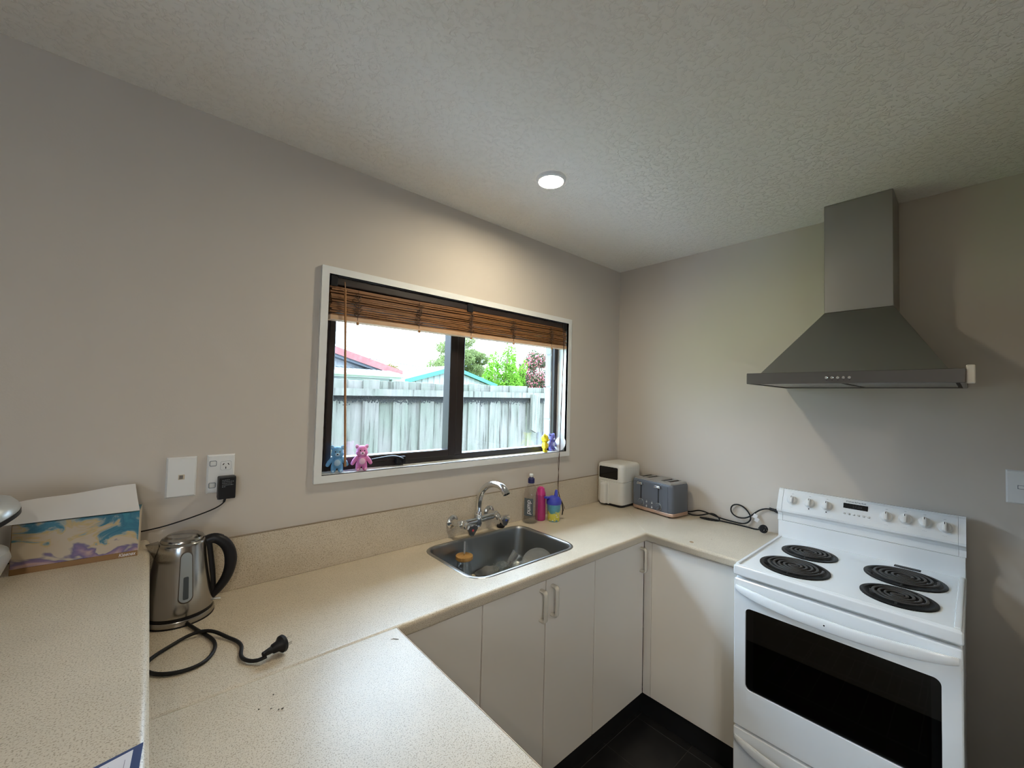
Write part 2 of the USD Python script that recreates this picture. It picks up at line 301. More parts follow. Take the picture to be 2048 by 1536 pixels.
# outdoors
def timber(name, c1, c2, streak):
    n = {"g": ("texture_coordinate", {}), "oi": ("object_info", {}), "ofs": ("combine_xyz", {}), "k": ("math", {"math_type": "multiply", "value2": 37.0}), "va": ("vector_math", {"vector_math_type": "add"}),
         "m": ("mapping", {"scale": (26, 26, 1.6)}), "n": ("noise_texture", {"scale": 1.0, "detail": 5.0, "roughness": 0.65}),
         "r": ("rgb_ramp", {"ramp": [(0.30, streak), (0.44, c1), (0.72, c2)]}), "m2": ("mapping", {"scale": (3, 3, 1.5)}), "n2": ("noise_texture", {"scale": 1.3, "detail": 3.0}), "r2": ("rgb_ramp", {"ramp": [(0.35, (0.80, 0.90, 0.80)), (0.65, (1.05, 1.03, 1.02))]}),
         "mx": ("mix", {"mix_type": "multiply", "fac": 1.0}), "b": ("bump", {"strength": 0.35, "distance": 0.004}), "p": ("principled_bsdf", {"roughness": 0.85, "specular_ior_level": 0.2})}
    n["va"] = ("vector_math", {"math_type": "add"})
    l = [("oi.random", "k.value1"), ("k.value", "ofs.x"), ("k.value", "ofs.z"), ("g.object", "va.vector1"), ("ofs.vector", "va.vector2"), ("va.vector", "m.vector"), ("m.vector", "n.vector"), ("n.fac", "r.fac"),
         ("va.vector", "m2.vector"), ("m2.vector", "n2.vector"), ("n2.fac", "r2.fac"), ("r.color", "mx.color1"), ("r2.color", "mx.color2"), ("mx.color", "p.base_color"), ("n.fac", "b.height"), ("b.normal", "p.normal")]
    M[name] = usdkit.material(stage, f'/World/Looks/{name}', n, l, surface="p.BSDF")
timber('fence_grey', (0.112, 0.103, 0.088), (0.158, 0.145, 0.125), (0.030, 0.026, 0.021))
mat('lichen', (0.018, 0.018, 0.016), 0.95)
mat('block_white', (0.34, 0.34, 0.33), 0.7, bump=(60, 0.2, 0.003)); mat('mortar', (0.32, 0.31, 0.30), 0.9)
mat('house_white', (0.29, 0.29, 0.295), 0.6); mat('roof_red', (0.16, 0.03, 0.028), 0.6, vary=(9, (0.17, 0.05, 0.045), 0.45, 0.7)); mat('roof_grey', (0.12, 0.122, 0.125), 0.5); mat('soffit_grey', (0.14, 0.15, 0.165), 0.7)
mat('roof_teal', (0.012, 0.085, 0.072), 0.45); mat('shed_cladding', (0.20, 0.20, 0.20), 0.55); mat('vent_dark', (0.05, 0.05, 0.06), 0.6)
mat('concrete', (0.50, 0.49, 0.47), 0.9, vary=(6, (0.42, 0.41, 0.40), 0.4, 0.6)); mat('bark', (0.14, 0.10, 0.07), 0.9); mat('grass', (0.10, 0.17, 0.04), 0.9, vary=(4, (0.16, 0.22, 0.07), 0.4, 0.6))
def leafy(name, c1, c2):
    n = {"gm": ("geometry", {}), "r": ("rgb_ramp", {"ramp": [(0.0, c1), (1.0, c2)]}), "d": ("diffuse_bsdf", {}), "t": ("translucent_bsdf", {}), "m": ("mix_closure", {"fac": 0.4})}
    M[name] = usdkit.material(stage, f'/World/Looks/{name}', n, [("gm.random_per_island", "r.fac"), ("r.color", "d.color"), ("r.color", "t.color"), ("d.BSDF", "m.closure1"), ("t.BSDF", "m.closure2")], surface="m.closure")
leafy('leaf_olive', (0.09, 0.11, 0.04), (0.46, 0.46, 0.21)); leafy('leaf_lime', (0.09, 0.20, 0.02), (0.24, 0.38, 0.055)); leafy('leaf_dark', (0.04, 0.065, 0.03), (0.24, 0.29, 0.15)); leafy('petal_pink', (0.50, 0.14, 0.17), (0.70, 0.40, 0.41)); leafy('leaf_rust', (0.09, 0.07, 0.025), (0.17, 0.13, 0.05))
mat('cable_black', (0.02, 0.02, 0.025), 0.6)
# ------------------------------------------------------------------ the room
H = 2.4
WX0, WX1, WZ0, WZ1 = -1.87, -0.532, 1.2345, 1.976      # clear opening between the reveal boards
def wall_with_hole(lo, hi, hlo, hhi): return mf(bx(lo, hi))-mf(bx(hlo, hhi))
XL, YF = -6.3, -4.6
w = ST('wall_back', (-3.1, 0.04, 0), 'greige painted wall with the kitchen window')
PT(w, 'plaster', wall_with_hole((XL, 0, -0.3), (0.1, 0.085, 2.5), (WX0-0.012, -1, WZ0-0.012), (WX1+0.012, 1, WZ1+0.012)), 'wall_paint', False)
PT(w, 'mortar_bed', wall_with_hole((XL, 0.0855, -0.3), (0.6, 0.128, 2.5), (WX0-0.03, -1, 1.19), (-0.563, 1, 2.0)), 'mortar', False)
for i in range(7):                                                           # outer blockwork, seen edge-on through the glass
    z0 = 1.027+0.1925*i
    PT(w, 'block', bx((-0.566, 0.088, z0+0.004), (-0.566+(0.39 if i % 2 else 0.195), 0.136, z0+0.1885), 0.003), 'block_white', False)
    PT(w, 'block', bx((-0.566+(0.394 if i % 2 else 0.199), 0.088, z0+0.004), (0.6, 0.136, z0+0.1885), 0.003), 'block_white', False)
w = ST('wall_right', (0.05, -2.3, 0), 'greige painted wall behind the stove'); PT(w, 'plaster', bx((0, YF, 0), (0.1, 0, 2.4)), 'wall_paint', False)
w = ST('wall_end', (-0.4, -1.86, 0)); PT(w, 'plaster', bx((-0.9, -1.93, 0), (-0.0005, -1.81, 2.4)), 'wall_paint', False)  # added unseen stub wall, keeps living-side light off the right wall
w = ST('wall_front', (-3, YF, 0)); PT(w, 'plaster', wall_with_hole((XL, YF-0.1, 0), (0.1, YF, 2.4), (-4.7, YF-1, 0.9), (-3.4, YF+1, 2.0)), 'wall_paint', False)
w = ST('wall_left', (XL, -2.3, 0)); PT(w, 'plaster', bx((XL-0.1, YF, 0), (XL, 0, 2.4)), 'wall_paint', False)
c = ST('ceiling', (-3, -2.3, H), 'white stippled ceiling'); PT(c, 'plaster', bx((XL-0.1, YF-0.1, H), (0.1, 0.085, H+0.1)), 'ceiling_paint', False)
f = ST('floor', (-3, -2.3, 0), 'black slate-look vinyl tiles'); PT(f, 'slab', bx((XL-0.1, YF-0.1, -0.12), (0.1, 0.085, -0.004)), 'floor_plain', False)
PT(f, 'grout', bx((-1.9, -2.4, -0.0035), (0, -0.3, -0.0008)), 'grout', False)
for i in range(8):
    for j in range(9):
        x1 = -0.01-0.25*i; y1 = -0.232-0.25*j
        if y1-0.25 < -2.4: continue
        PT(f, 'tile', bx((max(x1-0.2482, -1.9), y1-0.2482, -0.003), (x1, y1, 0.0), 0.0008), 'tile_black', False)
# added unseen window behind the camera, brings in fill daylight
w2 = ST('window_2', (-4.05, YF, 0.9)); fr = []
for x in (-4.7, -4.075, -3.45): fr.append(bx((x, YF-0.06, 0.9), (x+0.05, YF-0.02, 2.0)))
for z in (0.9, 1.95): fr.append(bx((-4.7, YF-0.06, z), (-3.4, YF-0.02, z+0.05)))
PT(w2, 'window_frame', fr, 'bronze_frame', False); PT(w2, 'pane', bx((-4.65, YF-0.043, 0.95), (-4.075, YF-0.038, 1.95)), 'pane', False); PT(w2, 'pane', bx((-4.025, YF-0.043, 0.95), (-3.45, YF-0.038, 1.95)), 'pane', False)
ev = ST('trim_2', (-3, 0.4, 2.38), 'added unseen eave that trims the high sky light'); PT(ev, 'soffit_board', bx((XL-0.4, 0.137, 2.38), (0.9, 0.70, 2.40)), 'house_white', False); PT(ev, 'fascia', bx((XL-0.4, 0.70, 2.33), (0.9, 0.725, 2.50)), 'house_white', False)  # eave added to keep steep sky light off the worktop

# kitchen window
w1 = ST('window_1', ((WX0+WX1)/2, 0.03, WZ0), 'white trimmed window with dark bronze aluminium frame')
OX0, OX1, OZ0, OZ1 = -1.896, -0.503, 1.2070, 2.0025
def quad_trim(p, y0=-0.015, y1=-0.0005):
    return ext(Polygon(p), y1-y0, (0, y1, 0), (1, 0, 0), (0, 0, 1))
PT(w1, 'trim_board', quad_trim([(OX0, OZ0), (OX0, OZ1), (WX0, WZ1), (WX0, WZ0)]), 'white_paint', False)
PT(w1, 'trim_board', quad_trim([(OX1, OZ0), (OX1, OZ1), (WX1, WZ1), (WX1, WZ0)]), 'white_paint', False)
PT(w1, 'trim_board', quad_trim([(OX0, OZ1), (OX1, OZ1), (WX1, WZ1), (WX0, WZ1)]), 'white_paint', False)
PT(w1, 'trim_board', quad_trim([(OX0, OZ0), (OX1, OZ0), (WX1, WZ0), (WX0, WZ0)]), 'white_paint', False)
for lo, hi in (((WX0-0.011, -0.0145, WZ0-0.011), (WX0, 0.084, WZ1+0.011)), ((WX1, -0.0145, WZ0-0.011), (WX1+0.011, 0.084, WZ1+0.011)), ((WX0, -0.0145, WZ1), (WX1, 0.084, WZ1+0.011))):
    PT(w1, 'reveal_board', bx(lo, hi), 'white_paint', False)
PT(w1, 'window_sill', bx((WX0, -0.0146, WZ0-0.011), (WX1, 0.084, WZ0)), 'white_paint', False)
FY0, FY1 = 0.064, 0.124
PT(w1, 'window_frame', [bx((WX0, FY0, WZ0), (WX0+0.032, FY1, WZ1), .002), bx((WX1-0.027, FY0, WZ0), (WX1, FY1, WZ1), .002), bx((WX0+.03, FY0, WZ0), (WX1-.025, FY1, WZ0+0.027), .002), bx((WX0+.03, FY0, WZ1-0.04), (WX1-.025, FY1, WZ1), .002)], 'bronze_frame', False)
PT(w1, 'mullion', bx((-1.250, FY0-0.002, WZ0+0.02), (-1.2045, FY1, WZ1-0.03), 0.003), 'bronze_frame', False)
SX0, SX1, SZ0 = WX0+0.030, -1.248, WZ0+0.020
PT(w1, 'sash', [bx((SX0, FY0-0.008, SZ0), (SX0+0.024, FY1-0.01, WZ1-.03), .003), bx((SX1-0.042, FY0-0.008, SZ0), (SX1, FY1-0.01, WZ1-.03), .003), bx((SX0+.02, FY0-0.008, SZ0), (SX1-.04, FY1-0.01, SZ0+0.030), .003), bx((SX0+.02, FY0-0.008, WZ1-.07), (SX1-.04, FY1-0.01, WZ1-.03), .003)], 'bronze_frame', False)
PT(w1, 'pane', bx((SX0+0.02, 0.090, SZ0+0.026), (SX1-0.038, 0.094, WZ1-.06)), 'pane', False); PT(w1, 'pane', bx((-1.206, 0.090, WZ0+0.024), (WX1-0.024, 0.094, WZ1-.035)), 'pane', False)
hd = tube(spline([(-1.53, 0.036, 1.262), (-1.56, 0.034, 1.274), (-1.60, 0.034, 1.276), (-1.665, 0.036, 1.270)], 16), np.linspace(0.011, 0.006, 16), 10, prof=np.array([(math.cos(a)*1.0, math.sin(a)*0.62) for a in np.linspace(0, 2*PI, 12, endpoint=False)]))
PT(w1, 'catch', [hd, rbx((-1.556, 0.034, 1.242), (-1.512, 0.057, 1.274), 0.005), lathe([(0, 0), (0.006, 0), (0.006, 0.006), (0, 0.006)], 12, at=(-1.525, 0.036, 1.25), direction=(0, -1, 0))], 'black_plastic')

# wooden blind drawn up under the head of the window
b = TH('wooden_blind', 'brown wooden slat blind bunched up at the top of the window', 'blind', (-1.2, 0.01, 1.81))
def tiltz(x): return 0.0165*(x+1.862)/1.33
PT(b, 'head_rail', bx((-1.852, -0.004, 1.941), (-0.552, 0.040, 1.972), 0.003), 'headrail_brown', False)
for x in (-1.864, -1.24, -0.566): PT(b, 'bracket', bx((x-.006 if x > -1.8 else x, -0.010, 1.934), (x+.026, 0.044, 1.9755), 0.002), 'black_plastic', False)
def slat_mesh(z, dy, dx, t=0.0062, wd=0.036, roll=0.0):
    n = 14; xs = np.linspace(-1.858+dx, -0.540+dx, n); V = []; F = []
    for i, x in enumerate(xs):
        zz = z+tiltz(x)+0.0012*math.sin(i*1.3+z*900)
        for (yy, zo) in ((-wd/2, 0), (wd/2, 0), (wd/2, t), (-wd/2, t)):
            V.append((x, 0.016+dy+yy*math.cos(roll), zz+zo+yy*math.sin(roll)))
    for i in range(n-1):
        for j in range(4):
            a, q = i*4+j, i*4+(j+1) % 4; F += [[a, q, q+4], [a, q+4, a+4]]
    F += [[0, 2, 1], [0, 3, 2], [4*n-4, 4*n-3, 4*n-2], [4*n-4, 4*n-2, 4*n-1]]
    t_ = trimesh.Trimesh(V, F, process=False); t_.fix_normals(); return t_
for k in range(13):
    PT(b, 'slat', slat_mesh(1.8285+0.0083*k, rng.uniform(-0.005, 0.005), rng.uniform(-0.006, 0.004), roll=rng.uniform(-0.06, 0.06)), 'blind_wood', False)
br = []
for i in range(10):
    xa, xb = -1.860+1.32*i/10, -1.860+1.32*(i+1)/10
br = ext(Polygon([(-1.860, 1.810), (-0.538, 1.810+0.0165), (-0.538, 1.8265+0.0165), (-1.860, 1.8265)]), 0.044, (0, 0.036, 0), (1, 0, 0), (0, 0, 1))
PT(b, 'bottom_rail', br, 'blind_rail', False)
for x in (-1.7594, -1.4959, -1.2228, -0.9547, -0.6686):                     # looped ladder cords and their end knobs
    ls = []
    for q in range(5):
        cz = 1.838+tiltz(x)+0.018*q; a = np.linspace(0, 2*PI, 22); r1 = rng.uniform(0.008, 0.017)
        ls.append(tube(np.c_[x+rng.uniform(-.006, .006)+r1*np.cos(a)+0.003*np.sin(3*a), np.full(22, -0.0085)-0.003*np.sin(2*a+q), cz+0.006*np.sin(a)+0.003*np.cos(2*a)], 0.0014, 5))
    ls.append(tube([(x, -0.008, 1.935), (x+.002, -0.010, 1.88), (x, -0.009, 1.815+tiltz(x))], 0.0009, 5))
    PT(b, 'ladder_cord', ls, 'cord_brown')
    PT(b, 'cord_knob', lathe([(0, -.006), (.004, -.005), (.006, 0), (.005, .004), (.002, .006), (0, .006)], 12, at=(x, -0.011, 1.803+tiltz(x))), 'wand_wood')
PT(b, 'tilt_wand', [tube([(-1.813, -0.018, 1.925), (-1.790, -0.022, 1.262)], 0.0042, 6), tube([(-1.8135, -0.012, 1.955), (-1.813, -0.018, 1.925)], 0.0016, 6)], 'wand_wood', True, 'long brown tilt wand')
PT(b, 'lift_cord', [tube(spline([(-0.575+d, -0.014, 1.94), (-0.578+d, -0.020, 1.83), (-0.590, -0.022+d, 1.5), (-0.600, -0.024, 1.235), (-0.604+2*d, -0.024, 1.16), (-0.606-d, -0.026, 1.10), (-0.612, -0.032, 1.03), (-0.612+d, -0.045, 0.985)], 50), 0.0013, 6) for d in (-0.0016, 0.0016)]
   + [tube(spline([(-0.612, -0.045, 0.985), (-0.606, -0.060, 0.945), (-0.604, -0.066, 0.915)], 12), 0.0022, 6), tube(spline([(-0.612, -0.045, 0.985), (-0.598, -0.058, 0.95), (-0.592, -0.064, 0.925)], 12), 0.0015, 6)], 'cord_brown', True, 'thin black pull cord')

# ------------------------------------------------------------------ ceiling light
dl = TH('downlight', 'round flush ceiling downlight switched on above the sink', 'ceiling light', (-1.2, -0.485, 2.386))
PT(dl, 'bezel', lathe([(0.0475, 0.004), (0.049, 0.0), (0.056, 0.004), (0.0585, 0.0135), (0.0475, 0.0135), (0.0475, 0.004)], 48, at=(-1.2, -0.485, 2.386)), 'white_plastic')
PT(dl, 'diffuser', lathe([(0, 0.005), (0.0473, 0.005), (0.0473, 0.012), (0, 0.012)], 48, at=(-1.2, -0.485, 2.386)), 'lamp_glow', False)

# added fill downlights behind the camera, put in to brighten the room
for lx, ly, lw in ((-2.7, -2.7, 'behind the breakfast bar'), (-3.2, -3.9, 'by the added window'), (-4.8, -3.5, 'at the far end of the living area')):
    dl = TH('downlight', 'added out-of-view fill downlight '+lw, 'ceiling light', (lx, ly, 2.386))
    PT(dl, 'bezel', lathe([(0.0475, 0.004), (0.049, 0.0), (0.056, 0.004), (0.0585, 0.0135), (0.0475, 0.0135), (0.0475, 0.004)], 48, at=(lx, ly, 2.386)), 'white_plastic')
    PT(dl, 'diffuser', lathe([(0, 0.005), (0.0473, 0.005), (0.0473, 0.012), (0, 0.012)], 48, at=(lx, ly, 2.386)), 'lamp_glow_living', False)
# ------------------------------------------------------------------ worktops
CT, CB = 0.9, 0.862
def edge_prof(y_back, y_front, r=0.012):
    """cross-section (across, z) of a post-formed top: across runs from the wall to the rolled front"""
    s = 1 if y_front > y_back else -1; pts = [(y_back, CB), (y_back, CT)]
    for a in np.linspace(PI/2, 0, 7): pts.append((y_front-s*r+s*r*math.cos(a), CT-r+r*math.sin(a)))
    for a in np.linspace(0, -PI/2, 5): pts.append((y_front-s*0.008+s*0.008*math.cos(a), CB+0.008+0.008*math.sin(a)))
    return Polygon(pts)
SINK = rrect(-1.487, -0.447, -0.928, -0.061, 0.072)
wt = TH('worktop', 'speckled beige laminate worktop running under the window and round to the stove', 'worktop', (-1.15, -0.27, CB))
main = mf(ext(edge_prof(-0.0005, -0.530), 2.335, (-2.335, 0, 0), (0, 1, 0), (0, 0, 1)))
cut = mf(ext(SINK.buffer(-0.006), 0.2, (0, 0, 0.8)))
ret = mf(ext(edge_prof(-0.0005, -0.530), 0.949, (0, -0.949, 0), (1, 0, 0), (0, 0, 1), Z=(0, 1, 0)))
PT(wt, 'slab', tm((main+ret)-cut), 'laminate', 25)
PT(wt, 'upstand', [bx((-2.335, -0.0132, CT), (-0.0005, -0.0003, 1.0655), 0.0015)], 'laminate', False)
PT(wt, 'upstand_capping', bx((-2.335, -0.0134, 1.0655), (-0.0005, -0.0003, 1.0668), 0.0004), 'capping_olive', False)
PT(wt, 'edge_strip', bx((-0.5305, -0.9515, CB), (-0.0005, -0.9492, CT-0.001), 0.0005), 'seam_dark', False)
PT(wt, 'mitre_seam', tube([(-0.005, -0.001, CT-0.0002), (-0.522, -0.522, CT-0.0002)], 0.0006, 6), 'laminate_edge', False)
PT(wt, 'stain', [lathe([(0, 0), (0.0085, 0), (0.0085, 0.0003), (0, 0.0004)], 20, at=(-0.4728, -0.7224, CT)), lathe([(0, 0), (0.0025, 0), (0.0025, 0.0003), (0, 0.0003)], 10, at=(-0.36, -0.765, CT))], 'card_brown', False, 'small round brown stain')
pw = TH('peninsula_worktop', 'speckled laminate peninsula worktop jutting out in front of the sink run', 'worktop', (-2.07, -1.2, CB))
XP = -1.8145
PT(pw, 'slab', bx((-2.335, -2.1, CB), (XP-0.0015, -0.5312, CT-0.0001), 0.0015), 'laminate', False)
PT(pw, 'edge_strip', bx((XP-0.0014, -2.1, CB), (XP, -0.5312, CT), 0.0004), 'laminate_edge', False)
PT(pw, 'seam', bx((-2.335, -0.5312, CB), (XP-0.012, -0.5301, CT-0.0002)), 'laminate_edge', False)
PT(pw, 'scratch', [tube([(-1.852+a, -0.572+b, CT), (-1.852+c, -0.572+d, CT)], 0.0006, 5) for a, b, c, d in ((0, 0, .012, -.012), (.006, 0, .016, -.014), (.012, -.012, .016, -.014))], 'seam_dark', False)
BZ = 1.10
bt = TH('breakfast_bar', 'raised speckled laminate breakfast bar along the left', 'breakfast bar', (-2.55, -1.1, 0))
def bar_prof(x0, x1, z0=BZ-0.036, z1=BZ, r=0.014):
    pts = [(x0, z0), (x0, z1)]
    for a in np.linspace(PI/2, 0, 7): pts.append((x1-r+r*math.cos(a), z1-r+r*math.sin(a)))
    for a in np.linspace(0, -PI/2, 4): pts.append((x1-0.01+0.01*math.cos(a), z0+0.01+0.01*math.sin(a)))
    return Polygon(pts)
PT(bt, 'bar_top', ext(bar_prof(-2.80, -2.3293), 2.149, (0, -2.15, 0), (1, 0, 0), (0, 0, 1), Z=(0, 1, 0)), 'laminate', 25)
PT(bt, 'riser', bx((-2.47, -2.1, 0), (-2.337, -0.001, BZ-0.0362)), 'wall_paint', False)

# ------------------------------------------------------------------ base cabinets
FD = -0.508
def handle(par, x, y, zc, ax='y', L=0.108):
    """cream D pull; ax: the face's outward axis (y: front faces -y)"""
    P = [(x, y, zc+L/2), (x, y-0.020, zc+L/2), (x, y-0.027, zc+L/2-0.008), (x, y-0.027, zc-L/2+0.008), (x, y-0.020, zc-L/2), (x, y, zc-L/2)]
    pr = np.array([(math.cos(a), math.sin(a)*0.62) for a in np.linspace(0, 2*PI, 12, endpoint=False)])
    Q = []
    for i in range(len(P)-1):
        for t in np.linspace(0, 1, 5, endpoint=False): Q.append(np.array(P[i])*(1-t)+np.array(P[i+1])*t)
    Q.append(np.array(P[-1])); PT(par, 'handle', tube(np.array(Q), 0.0098, 12, prof=pr), 'cream_plastic', 50, 'cream plastic D-shaped handle')
def door(par, x0, x1, z0=0.131, z1=0.8555): return PT(par, 'door', bx((x0, FD, z0), (x1, FD+0.016, z1), 0.0012), 'cabinet_white', False)
cab = TH('sink_cabinet', 'white two-door base cabinet under the sink with paired cream handles', 'cabinet', (-1.2, -0.27, 0))
PT(cab, 'body', [bx((-1.5, -0.490, 0.13), (-1.486, -0.03, 0.858)), bx((-0.914, -0.490, 0.13), (-0.9, -0.03, 0.858)), bx((-1.486, -0.490, 0.13), (-0.914, -0.03, 0.146))], 'cabinet_inside', False)
d = door(cab, -1.4982, -1.2020); handle(d, -1.2275, FD, 0.768); d = door(cab, -1.1980, -0.9018); handle(d, -1.1665, FD, 0.770)
cab = TH('corner_cabinet', 'white base cabinet in the inside corner with one cream handle by the corner', 'cabinet', (-0.7, -0.27, 0))
PT(cab, 'body', [bx((-0.899, -0.490, 0.13), (-0.885, -0.03, 0.858)), bx((-0.885, -0.490, 0.13), (-0.02, -0.03, 0.146))], 'cabinet_inside', False)
d = door(cab, -0.8982, -0.5115); handle(d, -0.540, FD, 0.772)
cab = TH('return_cabinet', 'plain white cabinet panel between the inside corner and the stove', 'cabinet', (-0.27, -0.73, 0))
PT(cab, 'filler_strip', bx((-0.5085, -0.5475, 0.131), (-0.492, -0.508, 0.857), 0.0008), 'cabinet_white', False)
PT(cab, 'front_panel', bx((-0.508, -0.9485, 0.131), (-0.492, -0.5485, 0.857), 0.001), 'cabinet_white', False)
PT(cab, 'side_panel', bx((-0.49, -0.9485, 0.0), (-0.02, -0.934, 0.858)), 'cabinet_inside', False)
cab = TH('peninsula_cabinet', 'white base cabinet door partly hidden below the peninsula corner', 'cabinet', (-1.66, -0.27, 0))
PT(cab, 'body', [bx((-1.80, -0.490, 0.13), (-1.786, -0.03, 0.858)), bx((-1.786, -0.490, 0.13), (-1.503, -0.03, 0.146))], 'cabinet_inside', False); door(cab, -1.80, -1.5018)
cab = TH('peninsula_cabinet', 'white panelled base under the peninsula worktop', 'cabinet', (-2.07, -1.3, 0)); PT(cab, 'panel', bx((-2.335, -2.08, 0), (-1.84, -0.54, 0.861)), 'cabinet_white', False)
tr = ST('trim_1', (-1, -0.45, 0), 'black kickboards under the cabinets'); PT(tr, 'kickboard', bx((-1.83, -0.462, 0.0), (-0.449, -0.447, 0.1295)), 'kick_black', False); PT(tr, 'kickboard', bx((-0.462, -0.949, 0.0), (-0.447, -0.462, 0.1295)), 'kick_black', False)

# ------------------------------------------------------------------ sink, tap, plug
sk = TH('sink', 'stainless steel inset sink bowl with rounded corners', 'sink', (-1.2075, -0.254, 0.73))
def ring(poly, z, n=96):
    L = poly.exterior; P = np.array([L.interpolate(t, normalized=True).coords[0] for t in np.linspace(0, 1, n, endpoint=False)]); return np.c_[P, np.full(n, z)]
SB = SINK.buffer(-0.02)
prof = [(SINK, 0.9006), (SINK.buffer(-0.003), 0.9030), (SINK.buffer(-0.010), 0.9034), (SINK.buffer(-0.015), 0.9012), (SINK.buffer(-0.018), 0.894), (SINK.buffer(-0.024), 0.80), (SINK.buffer(-0.030), 0.752), (SINK.buffer(-0.040), 0.738), (SINK.buffer(-0.055), 0.732), (SINK.buffer(-0.10), 0.7305)]
c0 = np.array(SINK.centroid.coords[0]); V = []; n = 96; F = []
def rays(poly, z):
    out = []
    for a in np.arange(n)/n*2*PI:
        pt = poly.exterior.intersection(LineString([c0, c0+np.array([math.cos(a), math.sin(a)])])); out.append((*np.array(pt.coords[0]), z))
    return np.array(out)
V = [rays(p, z) for p, z in prof]; k = len(V)
for i in range(k-1):
    for j in range(n): a, q = i*n+j, i*n+(j+1) % n; F += [[a, q, q+n], [a, q+n, a+n]]
V = np.vstack(V+[[(*c0, 0.730)]])
for j in range(n): F.append([(k-1)*n+j, (k-1)*n+(j+1) % n, len(V)-1])
PT(sk, 'bowl', trimesh.Trimesh(V, F, process=False), 'sink_steel', 50)
PT(sk, 'waste', lathe([(0, 0.001), (0.024, 0.001), (0.030, 0.0025), (0.036, 0.0015), (0.036, 0.0), (0, 0)], 32, at=(-1.2, -0.25, 0.7308)), 'chrome')
tp = TH('tap', 'chrome wall-mounted mixer tap with a tall curved spout', 'tap', (-1.2, -0.05, 0.94))
TZ = 0.975
PT(tp, 'bridge', [tube([(-1.292, -0.078, TZ-.004), (-1.10, -0.078, TZ+.006)], 0.0150, 16), lathe([(0, -.03), (.016, -.03), (.019, -.02), (.019, .018), (.016, .026), (0, .026)], 24, at=(-1.205, -0.078, TZ+0.004)), ell((-1.292, -0.076, TZ-.004), (.019, .019, .019), 2), ell((-1.100, -0.076, TZ+.006), (.019, .019, .019), 2)], 'chrome', 50)
for x, z in ((-1.300, TZ-.006), (-1.092, TZ+.004)):
    PT(tp, 'wall_flange', [lathe([(0, 0), (.031, 0), (.031, .004), (.024, .011), (.016, .014), (.0135, .03), (.0135, .062), (0, .062)], 32, at=(x, -0.0138, z), direction=(0.08 if x < -1.2 else -0.06, -1, 0))], 'chrome', 40)
sp = spline([(-1.205, -0.079, TZ+0.02), (-1.205, -0.082, 1.05), (-1.206, -0.108, 1.112), (-1.208, -0.160, 1.148), (-1.210, -0.215, 1.1585), (-1.211, -0.255, 1.152), (-1.211, -0.272, 1.138)], 44)
PT(tp, 'spout', [tube(sp, np.r_[np.full(6, 0.0158), np.linspace(0.0155, 0.0135, 30), np.linspace(0.0140, 0.0158, 8)], 18), lathe([(0, 0), (.0158, 0), (.0158, .014), (.012, .014), (.012, .003), (0, .003)], 20, at=(-1.211, -0.272, 1.141), direction=(0, -0.6, -0.8)), lathe([(.0185, 0), (.0185, .016), (.016, .020), (0, .020)], 24, at=(-1.205, -0.0785, TZ+0.022))], 'chrome', 50)
for x, z, nm, lab in ((-1.285, TZ-.004, 'red_dot', 'red hot mark'), (-1.108, TZ+.006, 'blue_dot', 'blue cold mark')):
    dr = np.array([(-0.02 if x < -1.2 else 0.12), -0.80, -0.10]); dr /= np.linalg.norm(dr); a0 = np.array([x, -0.088, z]); u, v_ = frame_of(dr); pts = []
    for q in range(3):
        an = 0.5+q*2*PI/3; e = u*math.cos(an)+v_*math.sin(an)
        for h, r in ((0.030, 0.013), (0.060, 0.0285), (0.067, 0.0265)):
            for sd in (-0.28, 0.28): e2 = u*math.cos(an+sd*(0.0285/r if h < .05 else 1))+v_*math.sin(an+sd*(0.0285/r if h < .05 else 1)); pts.append(a0+dr*h+e2*r)
    hn = trimesh.convex.convex_hull(np.array(pts))
    hp = PT(tp, 'tap_handle', [hn, lathe([(0, 0), (.0155, 0), (.0155, .016), (.0115, .022), (.0115, .034), (0, .034)], 20, at=a0, direction=dr)], 'chrome', 25)
    PT(hp, 'indicator', lathe([(0, 0), (.0052, 0), (.005, .0012), (0, .0014)], 20, at=a0+dr*0.0668, direction=dr), nm, True, lab)
TM('sink_plug', lathe([(0, 0), (.017, 0), (.020, .004), (.021, .010), (.014, .012), (.006, .013), (.005, .019), (.003, .022), (0, .022)], 28, at=(-1.032, -0.038, CT+0.0003)), 'black_rubber', 'black rubber sink plug lying between the tap and the sink rim', 'sink plug')
# things left in the sink
SZ = 0.7335
j = TH('glass_jar', 'clear glass tumbler with a bamboo lid standing in the sink', 'tumbler', (-1.318, -0.14, SZ))
PT(j, 'tumbler', lathe([(0, 0), (.0315, 0), (.034, .004), (.034, .112), (.0322, .112), (.0322, .006), (0, .005)], 36, at=(-1.318, -0.14, SZ)), 'clear_glass', 40)
PT(j, 'lid', mf(lathe([(0, .110), (.0322, .110), (.0322, .114), (.0365, .114), (.037, .117), (.037, .126), (.0358, .128), (0, .128)], 36, at=(-1.318, -0.14, SZ)))-mf(lathe([(0, 0), (.004, 0), (.004, .2), (0, .2)], 12, at=(-1.318, -0.137, SZ))), 'bamboo', 30, 'round bamboo lid with a straw hole')
PT(j, 'straw', [tube([(-1.316, -0.139, SZ+.01), (-1.302, -0.118, SZ+.176)], 0.0038, 10)], 'straw_plastic')
def affinity_scale(q, k): q = q.copy(); q.apply_scale(k); return q
t = TH('plastic_tub', 'clear plastic tub lying tilted at the far end of the sink', 'tub', (-1.02, -0.215, SZ))
R = lambda q: moved(affinity_scale(q, .86), (-1.070, -0.185, SZ+0.040), rx=0.20, ry=0.62)
